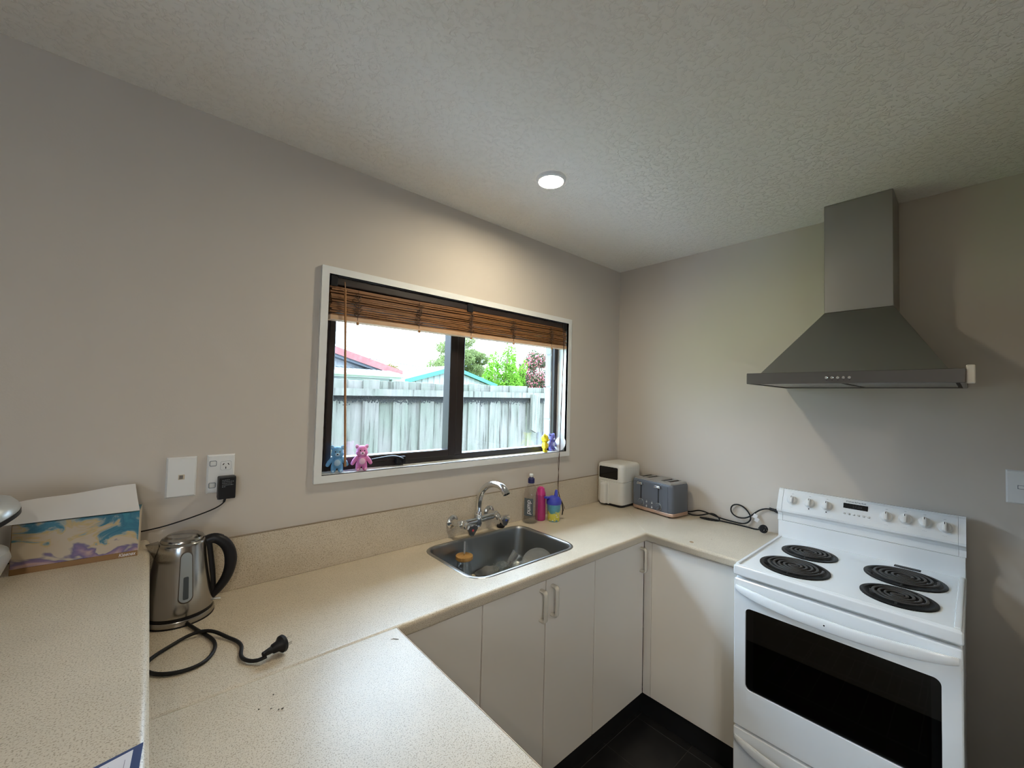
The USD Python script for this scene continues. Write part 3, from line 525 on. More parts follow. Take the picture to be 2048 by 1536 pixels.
PT(t, 'tub_body', R(lathe([(0, 0), (.040, 0), (.043, .004), (.050, .075), (.055, .076), (.055, .079), (.0485, .079), (.0415, .006), (0, .004)], 32, at=(0, 0, -.02))), 'tub_plastic', 40)
TM('plastic_saucer', moved(lathe([(0, 0), (.062, 0), (.068, .005), (.070, .010), (.067, .010), (.060, .004), (0, .003)], 40), (-1.005, -0.268, SZ+0.058), rx=0.35, ry=-0.62), 'lid_plastic', 'round translucent plastic lid leaning at the right of the tub in the sink', 'tub_lid', 40)  # a clear plastic lid, shaped as a shallow dish
bag = noisy(noisy(ell((-1.112, -0.150, SZ+0.026), (.045, .036, .026), 4), 0.010, 45, 3), 0.007, 110, 8); bag.vertices[:, 2] = np.maximum(bag.vertices[:, 2], SZ)
TM('plastic_bag', bag, 'bag_film', 'crumpled clear plastic wrapper shining in the middle of the sink', 'wrapper', False)
sc = noisy(rbx((-1.255, -0.290, SZ), (-1.155, -0.235, SZ+0.016), 0.007), 0.004, 40, 2)
TM('dishcloth', moved(noisy(ell((0, 0, .012), (.065, .045, .014), 4), 0.006, 40, 6), (-1.165, -0.105, SZ)), 'cloth_grey', 'grey crumpled dishcloth on the sink bottom', 'dishcloth', True)
pk = TH('paper_scrap', 'cream folded paper scrap beside the jar in the sink', 'paper', (-1.27, -0.20, SZ)); PT(pk, 'sheet', moved(rbx((-.03, -.02, 0), (.03, .02, .004), .0015, 2), (-1.225, -0.085, SZ+0.010), rz=0.4, rx=0.25), 'card_cream', False)
# ------------------------------------------------------------------ stove
SL, SR = -0.9522, -1.557
SM = (SL+SR)/2
sv = TH('stove', 'white freestanding electric stove with four black coil rings', 'stove', (-0.31, SM, 0))
cav = bx((-0.60, -1.49, 0.40), (-0.10, -1.014, 0.78))
PT(sv, 'body', mf(bx((-0.588, SR+0.004, 0.03), (-0.03, SL-0.004, 0.870), 0.003))-mf(cav), 'white_enamel', False)
PT(sv, 'oven_liner', (mf(bx((-0.587, -1.488, 0.402), (-0.102, -1.016, 0.778)))-mf(bx((-0.7, -1.484, 0.406), (-0.106, -1.020, 0.774)))), 'oven_dark', False)
for z in (0.50, 0.635):
    rk = [tube([(-0.57, -1.480, z), (-0.57, -1.024, z)], 0.003, 8), tube([(-0.14, -1.480, z), (-0.14, -1.024, z)], 0.003, 8)]+[tube([(-0.57, y, z), (-0.14, y, z)], 0.0018, 6) for y in np.linspace(-1.46, -1.04, 7)]
    PT(sv, 'oven_rack', rk, 'rack_steel')
hole = ext(rrect(SL-0.043, 0.4535, SR+0.045, 0.7575, 0.018), 0.2, (-0.7, 0, 0), (0, 1, 0), (0, 0, 1))
dr = PT(sv, 'oven_door', mf(rbx((-0.612, SR+0.002, 0.306), (-0.5885, SL-0.002, 0.8590), 0.006))-mf(hole), 'white_enamel', 25)
PT(dr, 'window_glass', ext(rrect(SL-0.041, 0.4515, SR+0.043, 0.7595, 0.018), 0.004, (-0.6055, 0, 0), (0, 1, 0), (0, 0, 1)), 'oven_glass', False)
def bow(z, sag, y0=SL-0.010, y1=SR+0.010, hgt=0.034, dep=0.016, x0=-0.612):
    n = 41; ys = np.linspace(y0, y1, n); s = np.linspace(-1, 1, n); V = []; F = []
    for i in range(n):
        o = -sag*(1-abs(s[i])**2.4); hh = hgt*(0.55+0.45*(1-abs(s[i])**6)); dz = -0.012*(1-s[i]**2)
        th = dep*(0.8 if abs(s[i]) < .97 else .5)
        for dx, z_ in ((0.0, hh/2), (-0.6*th, hh/2+.001), (-th, hh/2-.006), (-th, -hh/2+.004), (-0.6*th, -hh/2-.002), (0.0, -hh/2)): V.append((x0+o+dx, ys[i], z+dz+z_))
    for i in range(n-1):
        for j in range(6): a, q = i*6+j, i*6+(j+1) % 6; F += [[a, q, q+6], [a, q+6, a+6]]
    e = (n-1)*6
    for j in range(1, 5): F += [[0, j+1, j], [e, e+j, e+j+1]]
    t = trimesh.Trimesh(V, F, process=False); t.fix_normals(); return t
PT(dr, 'door_handle', bow(0.826, 0.040), 'white_enamel', 40)
PT(dr, 'hole_mark', lathe([(0, 0), (.0025, 0), (.0025, .0006), (0, .0006)], 10, at=(-0.669, -1.25, 0.818), direction=(-1, 0, 0)), 'black_plastic', False)
dw = PT(sv, 'warming_drawer', rbx((-0.612, SR+0.002, 0.11), (-0.5885, SL-0.002, 0.2985), 0.006), 'white_enamel', 25); PT(dw, 'drawer_handle', bow(0.262, 0.040), 'white_enamel', 40)
PT(sv, 'plinth', bx((-0.57, SR+0.01, 0.0), (-0.05, SL-0.01, 0.03)), 'kick_black', False)
ckt = mf(rbx((-0.614, SR, 0.8705), (-0.035, SL, 0.9085), 0.006))
RINGS = ((-0.235, -1.113, 0.097, 0.072), (-0.460, -1.115, 0.113, 0.090), (-0.243, -1.404, 0.113, 0.090), (-0.466, -1.408, 0.097, 0.072))
for x, y, r, rc in RINGS: ckt = ckt-mf(lathe([(0, 0), (r-0.012, 0), (r-0.012, .06), (0, .06)], 40, at=(x, y, 0.880)))
PT(sv, 'hob', ckt, 'white_enamel', 30)
PT(sv, 'hob_rim', [rbx((-0.600, SL-0.016, 0.904), (-0.06, SL-0.004, 0.9145), 0.004, 2), rbx((-0.600, SR+0.004, 0.904), (-0.06, SR+0.020, 0.9145), 0.004, 2), rbx((-0.610, SR+0.004, 0.904), (-0.596, SL-0.004, 0.9125), 0.004, 2)], 'white_enamel', 40)
for x, y, r, rc in RINGS:
    ho = PT(sv, 'ring_pan', lathe([(r, .9083), (r, .9115), (r-.005, .9130), (r-.012, .9122), (r-.018, .905), (r-.035, .893), (.02, .889), (0, .889), (0, .885), (r-.0125, .885), (r-.012, .908)], 56, at=(x, y, 0)), 'black_enamel', 40)
    turns = 4.6 if rc > .08 else 3.7; a = np.linspace(0.6, turns*2*PI, int(turns*40)); rr = 0.014+(rc-0.014)*a/a[-1]
    P = np.c_[x+rr*np.cos(a+1.2), y+rr*np.sin(a+1.2), np.full(len(a), .9165)]
    tail = np.array([[x+rc*math.cos(a[-1]+1.2)+0.02*0, y+rc*math.sin(a[-1]+1.2), .9165]]); end = P[-1]+np.array([0.0, 0, -0.02]); st = np.array([[x, y, .9165]])
    S = 1.0
    PT(ho, 'coil', [tube(P, 0.0043, 8, prof=np.array([(math.cos(b), 0.62*max(-1, min(1, 1.2*math.sin(b)))) for b in np.linspace(0, 2*PI, 10, endpoint=False)])), tube(spline([P[0], (x, y, .9165), (x-(P[0][0]-x)*.9, y-(P[0][1]-y)*.9, .9165)], 8), 0.0045, 8)], 'coil_black', 50)
    PT(ho, 'support', [bx((x-rc, y-.002, .901), (x+rc, y+.002, .9115)), bx((x-.002, y-rc, .901), (x+.002, y+rc, .9115))], 'rack_steel', False)
PT(sv, 'vent_slot', bx((-0.114, -1.440, 0.9082), (-0.092, -1.364, 0.9112), 0.001), 'black_plastic', False)
# back control panel
PT(sv, 'splashback', rbx((-0.071, SR+0.002, 0.900), (-0.03, SL-0.002, 0.987), 0.002), 'white_enamel', 25)
hp = [(-0.030, 0.9885), (-0.0705, 0.9885), (-0.066, 1.012), (-0.072, 1.024), (-0.0885, 1.034), (-0.0895, 1.042), (-0.052, 1.125), (-0.044, 1.132), (-0.020, 1.130), (-0.012, 1.118), (-0.012, 0.9885)]
PT(sv, 'control_panel', ext(Polygon(hp), (SL-SR)-0.040, (0, SR+0.020, 0), (1, 0, 0), (0, 0, 1), Z=(0, 1, 0)), 'white_enamel', 15)
hp2 = Polygon(hp).buffer(0.0012, join_style=1)
for y in (SR+0.0003, SL-0.0193): PT(sv, 'end_cap', ext(hp2, 0.019, (0, y, 0), (1, 0, 0), (0, 0, 1), Z=(0, 1, 0)), 'white_enamel', 15)
p0, p1 = np.array([-0.0895, 0, 1.042]), np.array([-0.052, 0, 1.125]); PU = (p1-p0)/np.linalg.norm(p1-p0); PN = np.array([-PU[2], 0, PU[0]]); PX = np.array([0, -1.0, 0])
def on_panel(y, z, o=0.0):
    s = (z-p0[2])/PU[2]; q = p0+PU*s+PN*o; q[1] = y; return q
for y, z in ((-1.010, 1.092), (-1.077, 1.092), (-1.141, 1.093), (-1.338, 1.091), (-1.394, 1.0945), (-1.449, 1.0945), (-1.503, 1.0895)):
    a0 = on_panel(y, z-0.004); kb = lathe([(0, 0), (.0205, 0), (.0205, .003), (.0178, .006), (.0165, .011), (0, .013)], 32, at=a0, direction=PN)
    g = rbx((-.0062, -.0175, .008), (.0062, .0175, .024), 0.004); g.vertices = a0+g.vertices[:, :1]*PX+g.vertices[:, 1:2]*PU+g.vertices[:, 2:]*PN
    kp = PT(sv, 'knob', [kb, g], 'white_plastic', 40)
    mk = bx((-.0009, .007, .0238), (.0009, .0155, .0244)); mk.vertices = a0+mk.vertices[:, :1]*PX+mk.vertices[:, 1:2]*PU+mk.vertices[:, 2:]*PN; PT(kp, 'pointer', mk, 'black_plastic', False)
    # small printed words (too small in the photo to read) as fine grey dashes
    PT(sv, 'print_mark', [text('OFF', 0.0028, on_panel(y, z+0.0225, 0.0002), PX, PU, 0.0003, center=True), text('---', 0.005, on_panel(y, z-0.0355, 0.0002), PX, PU, 0.0003, center=True)], 'grey_print', False)
dq = rrect(0, 0, 0.0815, 0.0215, 0.001, 2); o0 = on_panel(-1.1985, 1.0945, 0.0)
dp = PT(sv, 'clock_display', ext(dq, 0.0012, o0, PX, PU), 'display_black', False); PT(dp, 'clock_digits', text('17:09', 0.0085, o0+PX*0.030+PU*0.006+PN*0.0013, PX, PU, 0.0003), 'display_dim', False)
PT(sv, 'brand_lettering', text('Fisher&Paykel', 0.0062, on_panel(-1.2065, 1.1190, 0.0002), PX, PU, 0.0004, bold=True, width=0.066), 'grey_print', False)
for k in range(6): PT(sv, 'button', ell(on_panel(-1.2025-0.0161*k, 1.0735, 0.0005), (.0040, .0050, .0040), 2), 'white_plastic', True)
for k in range(6): PT(sv, 'button_shade', ext(rrect(-.004, -.0035, .004, .0035, .0015, 3), 0.0006, on_panel(-1.2040-0.0161*k, 1.0725, 0.0001), PX, PU), 'grey_print', False)
for y in (-1.077, -1.141): PT(sv, 'indicator_lamp', ext(Point(0, 0).buffer(.0025), 0.0008, on_panel(y, 1.064, 0), PX, PU), 'black_plastic', False)

# ------------------------------------------------------------------ range hood
hd = TH('range_hood', 'stainless steel chimney range hood on the wall above the stove', 'range hood', (-0.25, -1.2635, 1.615))
HL, HR, HF, HZ = -0.962, -1.565, -0.5156, 1.6155
def shell(lo, hi): return bx(lo, hi, 0.0015)
PT(hd, 'front_band', mf(bx((HF, HR, HZ), (-0.001, HL, 1.6595), 0.002))-mf(bx((HF+.012, HR+.012, HZ-.01), (-0.012, HL-.012, 1.640))), 'steel_band', False)
b0, b1 = 1.6597, 1.9315; bl, brr, bf = HL-0.040, HR+0.036, HF+0.034; cl, cr, cf = -1.155, -1.3755, -0.186
cv = trimesh.convex.convex_hull(np.array([(bf, bl, b0), (bf, brr, b0), (-0.001, bl, b0), (-0.001, brr, b0), (cf, cl, b1), (cf, cr, b1), (-0.001, cl, b1), (-0.001, cr, b1)]))
PT(hd, 'canopy', cv, 'steel_brushed_dark', False)
PT(hd, 'chimney', bx((cf, cr, b1+.0003), (-0.001, cl, H-0.0005), 0.002), 'steel', False)
for k in range(5): PT(hd, 'button', lathe([(.0055, 0), (.0055, .003), (.0045, .0045), (.003, .004), (0, .003)], 20, at=(HF-.0003, -1.2273-0.0163*k, 1.6363), direction=(-1, 0, 0)), 'chrome', 40)
PT(hd, 'button_mark', [bx((HF-.0006, -1.2273-0.0163*k-.002, 1.6270), (HF, -1.2273-0.0163*k+.002, 1.6285)) for k in range(5)], 'black_plastic', False)
for y in (HR+.02, SM+.0): PT(hd, 'grease_filter', bx((HF+.03, y+.004, HZ+.004), (-0.03, y+.275, HZ+.010)), 'rack_steel', False)
PT(hd, 'end_clip', rbx((HF+0.005, HR-0.0195, 1.6135), (HF+0.034, HR-.0003, 1.6700), 0.004), 'cream_plastic', 30, 'cream plastic clip on the end of the hood')

# ------------------------------------------------------------------ air fryer and toaster
AF = (-0.145, -0.1105, CT)
af = TH('air_fryer', 'white boxy air fryer with a black display in the corner of the worktop', 'air fryer', AF, -PI/2, local=True)
def rr_col(x0, y0, x1, y1, r, prof):
    """stack of rounded rectangles: prof = (inset, z)"""
    base = rrect(x0, y0, x1, y1, r); V = []; n = 72; c = np.array(base.centroid.coords[0]); F = []
    for ins, z in prof:
        pl = base.buffer(-ins) if ins else base
        for a in np.arange(n)/n*2*PI+0.01:
            q = pl.exterior.intersection(LineString([c, c+2*np.array([math.cos(a), math.sin(a)])])); q = q if q.geom_type == 'Point' else list(q.geoms)[0]; V.append((q.x, q.y, z))
    k = len(prof); V = np.vstack([V, [(*c, prof[0][1]), (*c, prof[-1][1])]])
    for i in range(k-1):
        for j in range(n): a, q = i*n+j, i*n+(j+1) % n; F += [[a, q, q+n], [a, q+n, a+n]]
    for j in range(n): F += [[k*n, (j+1) % n, j], [k*n+1, (k-1)*n+j, (k-1)*n+(j+1) % n]]
    return trimesh.Trimesh(V, F, process=False)
PT(af, 'body', rr_col(-.092, -.100, .092, .112, .030, [(.002, .147), (0, .149), (0, .232), (.003, .243), (.010, .250), (.016, .252), (.020, .2535), (.05, .2555)]), 'fryer_white', 40)
PT(af, 'basket', rr_col(-.092, -.100, .092, .112, .030, [(.004, .014), (.001, .018), (0, .03), (0, .1445), (.002, .1465)]), 'fryer_white', 40)
PT(af, 'base', rr_col(-.090, -.098, .090, .110, .030, [(.006, .0), (.004, .003), (.004, .0135)]), 'black_plastic', 40)
PT(af, 'display', ext(rrect(-.070, .162, .062, .232, .008), 0.0025, (0, -.0985, 0), (1, 0, 0), (0, 0, 1)), 'display_black', False)
PT(af, 'basket_handle', [rbx((-.048, -.132, .012), (-.004, -.095, .136), .012), rbx((-.060, -.104, .010), (.004, -.094, .142), .004)], 'fryer_white', 40)
pc = spline([(-0.03, -0.15, .03), (-0.012, -0.22, .02), (-0.009, -0.36, .012), (-0.010, -0.50, .012), (-0.025, -0.56, .034), (-0.022, -0.655, .020), (-0.020, -0.75, .0135), (-0.016, -0.790, .0175), (-0.014, -0.815, .045), (-0.012, -0.800, .082), (-0.012, -0.762, .105), (-0.014, -0.728, .095), (-0.016, -0.722, .066), (-0.016, -0.745, .044), (-0.018, -0.795, .048), (-0.017, -0.83, .075), (-0.014, -0.855, .098), (-0.012, -0.885, .112), (-0.010, -0.905, .114)], 150)
def loc_af(t):
    t = tm(t).copy(); v = t.vertices-np.array(AF); c_, s_ = math.cos(PI/2), math.sin(PI/2); t.vertices = np.c_[c_*v[:, 0]-s_*v[:, 1], s_*v[:, 0]+c_*v[:, 1], v[:, 2]]; return t
pcw = pc+np.array([0, 0, CT])
cdp = PT(af, 'power_cord', loc_af(tube(pcw, 0.0036, 8)), 'black_rubber', True, 'black power cord looped against the wall')
PT(cdp, 'plug', loc_af([lathe([(0, 0), (.0065, 0), (.0075, .022), (.010, .032), (.012, .05), (0, .05)], 20, at=(-0.011, -0.900, CT+.1155), direction=(-0.04, -1, -0.12))]), 'black_plastic')
PT(cdp, 'tag', loc_af([moved(bx((-.0005, -.009, -.011), (.0005, .009, .011)), (-0.022, -0.838, CT+.066), rx=0.5), moved(bx((-.0005, -.009, -.010), (.0005, .009, .010)), (-0.022, -0.846, CT+.050), rx=0.5, rz=.3)]), 'paper_white', False)
TO = (-0.1105, -0.3675, CT); TRZ = math.radians(-98.4)
to = TH('toaster', 'dark grey four-slot toaster with a copper base band beside the air fryer', 'toaster', TO, TRZ, local=True)
W2, D0, D1 = .139, -.080, .080
tb = mf(rr_col(-W2, D0, W2, D1, .026, [(.002, .026), (0, .030), (0, .165), (.003, .176), (.006, .180)]))
PT(to, 'body', tb, 'toaster_grey', 40)
top = mf(rr_col(-W2+.006, D0+.004, W2-.006, D1-.006, .022, [(0, .1795), (0, .186), (.003, .189), (.012, .1905)]))
for x in (-.093, -.052, .052, .093): top = top-mf(bx((x-.012, -.045, .15), (x+.012, .058, .25)))
PT(to, 'top_plate', top, 'toaster_top', 30)
for x in (-.093, -.052, .052, .093): PT(to, 'bread_slot', [bx((x-.012, -.045, .1796), (x+.012, .058, .1812)), tube([(x-.006, -.04, .187), (x-.006, .053, .187)], .001, 5), tube([(x+.006, -.04, .187), (x+.006, .053, .187)], .001, 5)], 'oven_dark', False)
PT(to, 'front_panel', ext(rrect(-.118, .032, .112, .168, .004), 0.0015, (0, D0+.0002, 0), (1, 0, 0), (0, 0, 1)), 'toaster_grey', False)
PT(to, 'base_band', rr_col(-W2-.001, D0-.001, W2+.001, D1+.001, .027, [(.004, .007), (.001, .009), (0, .012), (0, .023), (.002, .0255)]), 'copper', 40, 'copper coloured base band')
PT(to, 'foot', [lathe([(0, 0), (.009, 0), (.010, .008), (0, .008)], 14, at=(sx*.105, y, 0)) for sx in (-1, 1) for y in (-.055, .055)], 'black_rubber')
for x in (-.0665, .052):
    PT(to, 'lever_slot', bx((x-.0028, D0-.0022, .062), (x+.0028, D0-.001, .150)), 'black_plastic', False)
    PT(to, 'lever', [rbx((x-.020, D0-.019, .1535), (x+.020, D0-.006, .1595), .0025, 2), rbx((x-.018, D0-.017, .1615), (x+.018, D0-.006, .1655), .002, 2), bx((x-.006, D0-.010, .1535), (x+.006, D0, .163))], 'chrome', 30)
    kn = PT(to, 'knob', [lathe([(0, 0), (.0175, 0), (.0165, .010), (.014, .013), (0, .0135)], 30, at=(x, D0-.001, .0495), direction=(0, -1, 0)), moved(rbx((-.0025, -.004, -.014), (.0025, 0, .014), .0012, 2), (x, D0-.0135, .0495), ry=0.75 if x > 0 else 1.5)], 'toaster_grey', 40)
    PT(kn, 'dial_ring', lathe([(.0185, 0), (.0205, 0), (.0205, .0015), (.0185, .0015), (.0185, 0)], 36, at=(x, D0-.001, .0495), direction=(0, -1, 0)), 'silver_plastic', 40)
for x in (-.026, .010):
    for z in (.060, .036): PT(to, 'button', [lathe([(0, 0), (.0052, 0), (.005, .002), (0, .003)], 16, at=(x, D0-.001, z), direction=(0, -1, 0)), bx((x-.004, D0-.0018, z+.008), (x+.004, D0-.001, z+.0092))], 'silver_plastic', 40)
def loc_to(t):
    t = tm(t).copy(); v = t.vertices-np.array(TO); c_, s_ = math.cos(-TRZ), math.sin(-TRZ); t.vertices = np.c_[c_*v[:, 0]-s_*v[:, 1], s_*v[:, 0]+c_*v[:, 1], v[:, 2]]; return t
tc = spline([(-0.045, -0.47, .93), (-0.045, -0.515, .908), (-0.035, -0.58, .916), (-0.022, -0.640, .930), (-0.028, -0.668, .9065), (-0.06, -0.60, .9045), (-0.050, -0.575, .9045), (-0.030, -0.66, .9045), (-0.024, -0.76, .9045), (-0.028, -0.81, .9045), (-0.034, -0.85, .906), (-0.034, -0.872, .911)], 110)
cp = PT(to, 'power_cord', loc_to(tube(tc, 0.0036, 8)), 'black_rubber', True, 'black power cord trailing to the stove')
pd = np.array([-0.30, -1.0, 0.05]); pd /= np.linalg.norm(pd); pb = np.array([-0.034, -0.862, .9145])
def plug(base, d, roll=0.0):
    return [lathe([(0, 0), (.0055, 0), (.0075, .016), (.0075, .020), (.011, .024), (.0125, .036), (.0195, .043), (.0200, .049), (.0185, .051), (0, .051)], 28, at=base, direction=d)]
def pins(base, d, roll=0.0):
    u, v_ = frame_of(d); out = []
    for a, off, rot in ((PI/2+roll+2.2, .0085, 0.5), (PI/2+roll-2.2, .0085, -0.5), (PI/2+roll, .0085, 0)):
        c_ = base+d*0.051+(u*math.cos(a)+v_*math.sin(a))*off; r_ = u*math.cos(a+rot)+v_*math.sin(a+rot); t_ = np.cross(d, r_)
        q = bx((-.0031, -.0008, 0), (.0031, .0008, .017)); q.vertices = c_+q.vertices[:, :1]*r_+q.vertices[:, 1:2]*t_+q.vertices[:, 2:]*d; out.append(q)
    return out
pp = PT(cp, 'plug', loc_to(plug(pb, np.array([-0.75, -0.62, 0.22])/np.linalg.norm([-0.75, -0.62, 0.22]))), 'black_plastic', 40)
PT(to, 'plug_pin', loc_to(pins(pb, np.array([-0.75, -0.62, 0.22])/np.linalg.norm([-0.75, -0.62, 0.22]))), 'chrome', False)

# ------------------------------------------------------------------ kettle
KX, KY = -2.260, -0.098
kt = TH('kettle', 'brushed stainless steel electric kettle with a black handle', 'kettle', (KX, KY, CT))
def kl(prof, n=56): return lathe(prof, n, at=(KX, KY, CT))
KP = [(.0745, .0225), (.0768, .025), (.0768, .034), (.0745, .060), (.0705, .100), (.0655, .140), (.0600, .180), (.0565, .203), (.0545, .209), (.0500, .2125)]
body = kl(KP+[(0, .2125), (0, .0225)][::1])
sp = trimesh.convex.convex_hull(np.array([(KX-.052, KY-.020, CT+.205), (KX-.052, KY+.020, CT+.205), (KX-.079, KY-.004, CT+.2115), (KX-.079, KY+.004, CT+.2115), (KX-.056, KY-.014, CT+.165), (KX-.056, KY+.014, CT+.165), (KX-.052, KY-.02, CT+.2115), (KX-.052, KY+.02, CT+.2115)]))
PT(kt, 'body', [body, sp], 'kettle_steel', 40)
PT(kt, 'lid', kl([(0, .2285), (.020, .2283), (.036, .2265), (.039, .2240), (.041, .2225), (.047, .2195), (.0495, .2150), (.0495, .2120), (0, .2120)]), 'kettle_steel', 30)
PT(kt, 'power_base', kl([(0, 0), (.078, 0), (.0795, .002), (.0795, .013), (.0775, .016), (0, .016)]), 'kettle_steel', 40); PT(kt, 'base_seam', kl([(0, .0155), (.0757, .0155), (.0757, .0230), (0, .0230)]), 'black_plastic', False); PT(kt, 'base_foot', kl([(.0800, .0), (.0803, .0), (.0803, .0035), (.0800, .0035), (.0800, 0)]), 'black_plastic', False)
ha = math.radians(-8); hx = np.array([math.cos(ha), math.sin(ha), 0])
def hk(r, z): return np.array([KX, KY, CT+z])+hx*r
hp_ = spline([hk(.046, .196), hk(.070, .2035), hk(.094, .190), hk(.112, .155), hk(.1135, .115), hk(.103, .080), hk(.084, .052), hk(.072, .040)], 40)
pr = np.array([(math.cos(a), math.sin(a)) for a in np.linspace(0, 2*PI, 14, endpoint=False)])
PT(kt, 'handle', [tube(hp_, np.r_[np.linspace(.0135, .0160, 20), np.linspace(.0160, .0105, 20)], 14), tube(spline([hk(.054, .200), hk(.060, .160), hk(.0665, .110), hk(.072, .060), hk(.072, .038)], 20), np.r_[np.full(10, .0125), np.linspace(.0125, .008, 10)], 14)], 'black_plastic', 60)
PT(kt, 'lid_button', ell(hk(.0905, .2045), (.009, .007, .004), 2), 'chrome', True)
PT(kt, 'switch', [tube([hk(.070, .030), hk(.094, .026)], .0035, 10)], 'silver_plastic')
ga = math.radians(-84)
def wrap_patch(poly_pts, off, ang0):
    """a vertical patch wrapped on the kettle wall: points (arc metres, z)"""
    P = Polygon(poly_pts); t = trimesh.creation.extrude_polygon(P, 0.001, engine='earcut'); t = t.subdivide_to_size(0.006)
    r = np.interp(t.vertices[:, 1], [q[1] for q in KP], [q[0] for q in KP])+off+t.vertices[:, 2]; a = ang0+t.vertices[:, 0]/0.068
    t.vertices = np.c_[KX+r*np.cos(a), KY+r*np.sin(a), CT+t.vertices[:, 1]]; return t
cap = LineString([(0, .075), (0, .178)]).buffer(.0155).exterior.coords; cap2 = LineString([(0, .076), (0, .177)]).buffer(.0132).exterior.coords; cap3 = rrect(-.0055, .070, .0055, .128, .003).exterior.coords
gg = PT(kt, 'gauge', wrap_patch(cap, .0004, ga), 'seam_dark', 40, 'water level window'); PT(gg, 'gauge_window', wrap_patch(cap2, .0010, ga), 'gauge_plastic', 40); PT(gg, 'gauge_column', wrap_patch(cap3, .0016, ga), 'gauge_dark', 40)
kc = spline([(-2.253, -0.160, .908), (-2.243, -0.185, .906), (-2.225, -0.235, .905), (-2.203, -0.300, .905), (-2.203, -0.350, .905), (-2.232, -0.398, .905), (-2.275, -0.402, .905), (-2.315, -0.375, .905), (-2.330, -0.335, .905), (-2.316, -0.300, .905), (-2.285, -0.272, .905), (-2.240, -0.252, .910), (-2.205, -0.268, .9125), (-2.175, -0.310, .906), (-2.158, -0.345, .905), (-2.152, -0.380, .905), (-2.158, -0.415, .905), (-2.152, -0.450, .906), (-2.132, -0.470, .908), (-2.116, -0.475, .913)], 140)
kcd = PT(kt, 'power_cord', tube(kc, 0.0042, 10), 'black_rubber', True, 'black power cord curling over the worktop')
kd = np.array([1.0, 0.36, 0.05]); kd /= np.linalg.norm(kd); kb = np.array([-2.124, -0.476, .914])
PT(kcd, 'plug', plug(kb+np.array([0, 0, .006]), kd), 'black_plastic', 40); PT(kt, 'plug_pin', pins(kb+np.array([0, 0, .006]), kd, 0.4), 'chrome', False)
# ------------------------------------------------------------------ bottles by the sink
bo = TH('water_bottle', 'clear plastic water bottle with a navy sports cap beside the sink', 'bottle', (-0.858, -0.066, CT))
BQ = (-0.858, -0.066, CT)
bp = [(0, .004), (.018, .003), (.030, 0), (.0365, .006), (.0372, .02), (.0362, .03), (.0372, .04), (.0372, .138), (.0360, .150), (.0300, .172), (.0190, .190), (.0135, .196), (.0135, .206)]
PT(bo, 'bottle_body', lathe(bp, 36, at=BQ), 'bottle_clear', 50)
PT(bo, 'water', lathe([(0, .006), (.028, .004), (.0350, .008), (.0350, .028), (0, .028)], 30, at=BQ), 'clear_glass', 40)
def wrapc(t, R, ang0, c):
    """bend a flat mesh (x: round the axis, y: up, z: outwards) onto a cylinder"""
    a = ang0+t.vertices[:, 0]/R; r = R+t.vertices[:, 2]; t.vertices = np.c_[c[0]+r*np.cos(a), c[1]+r*np.sin(a), c[2]+t.vertices[:, 1]]; return t
va = math.atan2(CAM[1]-BQ[1], CAM[0]-BQ[0])
lb = trimesh.creation.extrude_polygon(rrect(-.036, .040, .016, .128, .002), 0.0003, engine='earcut').subdivide_to_size(.006); PT(bo, 'label', wrapc(lb, .0373, va-0.1, BQ), 'label_film', 60)
tx = meshkit.text_mesh('pump', .020, .0004, True); tx.vertices[:, 0] += 0.22*tx.vertices[:, 1]; w_ = np.ptp(tx.vertices[:, 0]); tx.vertices[:, 0] *= .072/w_
tx.vertices = np.c_[-(tx.vertices[:, 1])+.002, tx.vertices[:, 0]-tx.vertices[:, 0].min()+.048, tx.vertices[:, 2]]
tx = tx.subdivide_to_size(.006); PT(bo, 'lettering', wrapc(tx, .0377, va-0.1, BQ), 'paper_white', False, 'white lettering')
cpn = PT(bo, 'cap', lathe([(0, .2), (.0165, .2), (.0172, .202), (.0172, .222), (.0150, .2245), (.0115, .225), (.0110, .230), (0, .230)], 28, at=BQ), 'cap_navy', 40); PT(cpn, 'spout', lathe([(0, .229), (.0085, .229), (.0085, .235), (.0102, .238), (.0102, .244), (.008, .247), (0, .2475)], 24, at=BQ), 'white_plastic', 40)
PQ = (-0.786, -0.066, CT); pk_ = TH('pink_bottle', 'pink translucent drink bottle between the water bottle and the blue cup', 'bottle', PQ)
PT(pk_, 'bottle_body', lathe([(0, 0), (.024, 0), (.0265, .004), (.0270, .02), (.0265, .125), (.0245, .133), (.0235, .137), (0, .137)], 36, at=PQ), 'pink_clear', 40); PT(pk_, 'cap', lathe([(0, .132), (.0255, .132), (.0255, .142), (.0225, .146), (.0195, .160), (.0185, .166), (.0125, .168), (.011, .172), (0, .172)], 32, at=PQ), 'pink_plastic', 40)
CQ = (-0.742, -0.120, CT); cu = TH('sippy_cup', 'blue lidded toddler cup with a spout and a yellow printed base', 'cup', CQ)
PT(cu, 'cup_body', lathe([(0, 0), (.0285, 0), (.0305, .003), (.0330, .045), (.0355, .090), (.0355, .097), (0, .097)], 40, at=CQ), 'cup_print', 50)
ld = PT(cu, 'lid', [lathe([(0, .088), (.0385, .088), (.0392, .091), (.0392, .106), (.0360, .110), (.0330, .118), (.0270, .124), (.0180, .128), (0, .129)], 40, at=CQ), rbx((CQ[0]-.052, CQ[1]+.0, CT+.118), (CQ[0]-.028, CQ[1]+.024, CT+.128), .004)], 'lid_blue', 40)
PT(ld, 'drinking_spout', tube([(CQ[0]+.012, CQ[1]-.002, CT+.12), (CQ[0]+.014, CQ[1]-.002, CT+.150), (CQ[0]+.015, CQ[1]-.002, CT+.158)], [.011, .0075, .0055], 16), 'lid_blue', 40)
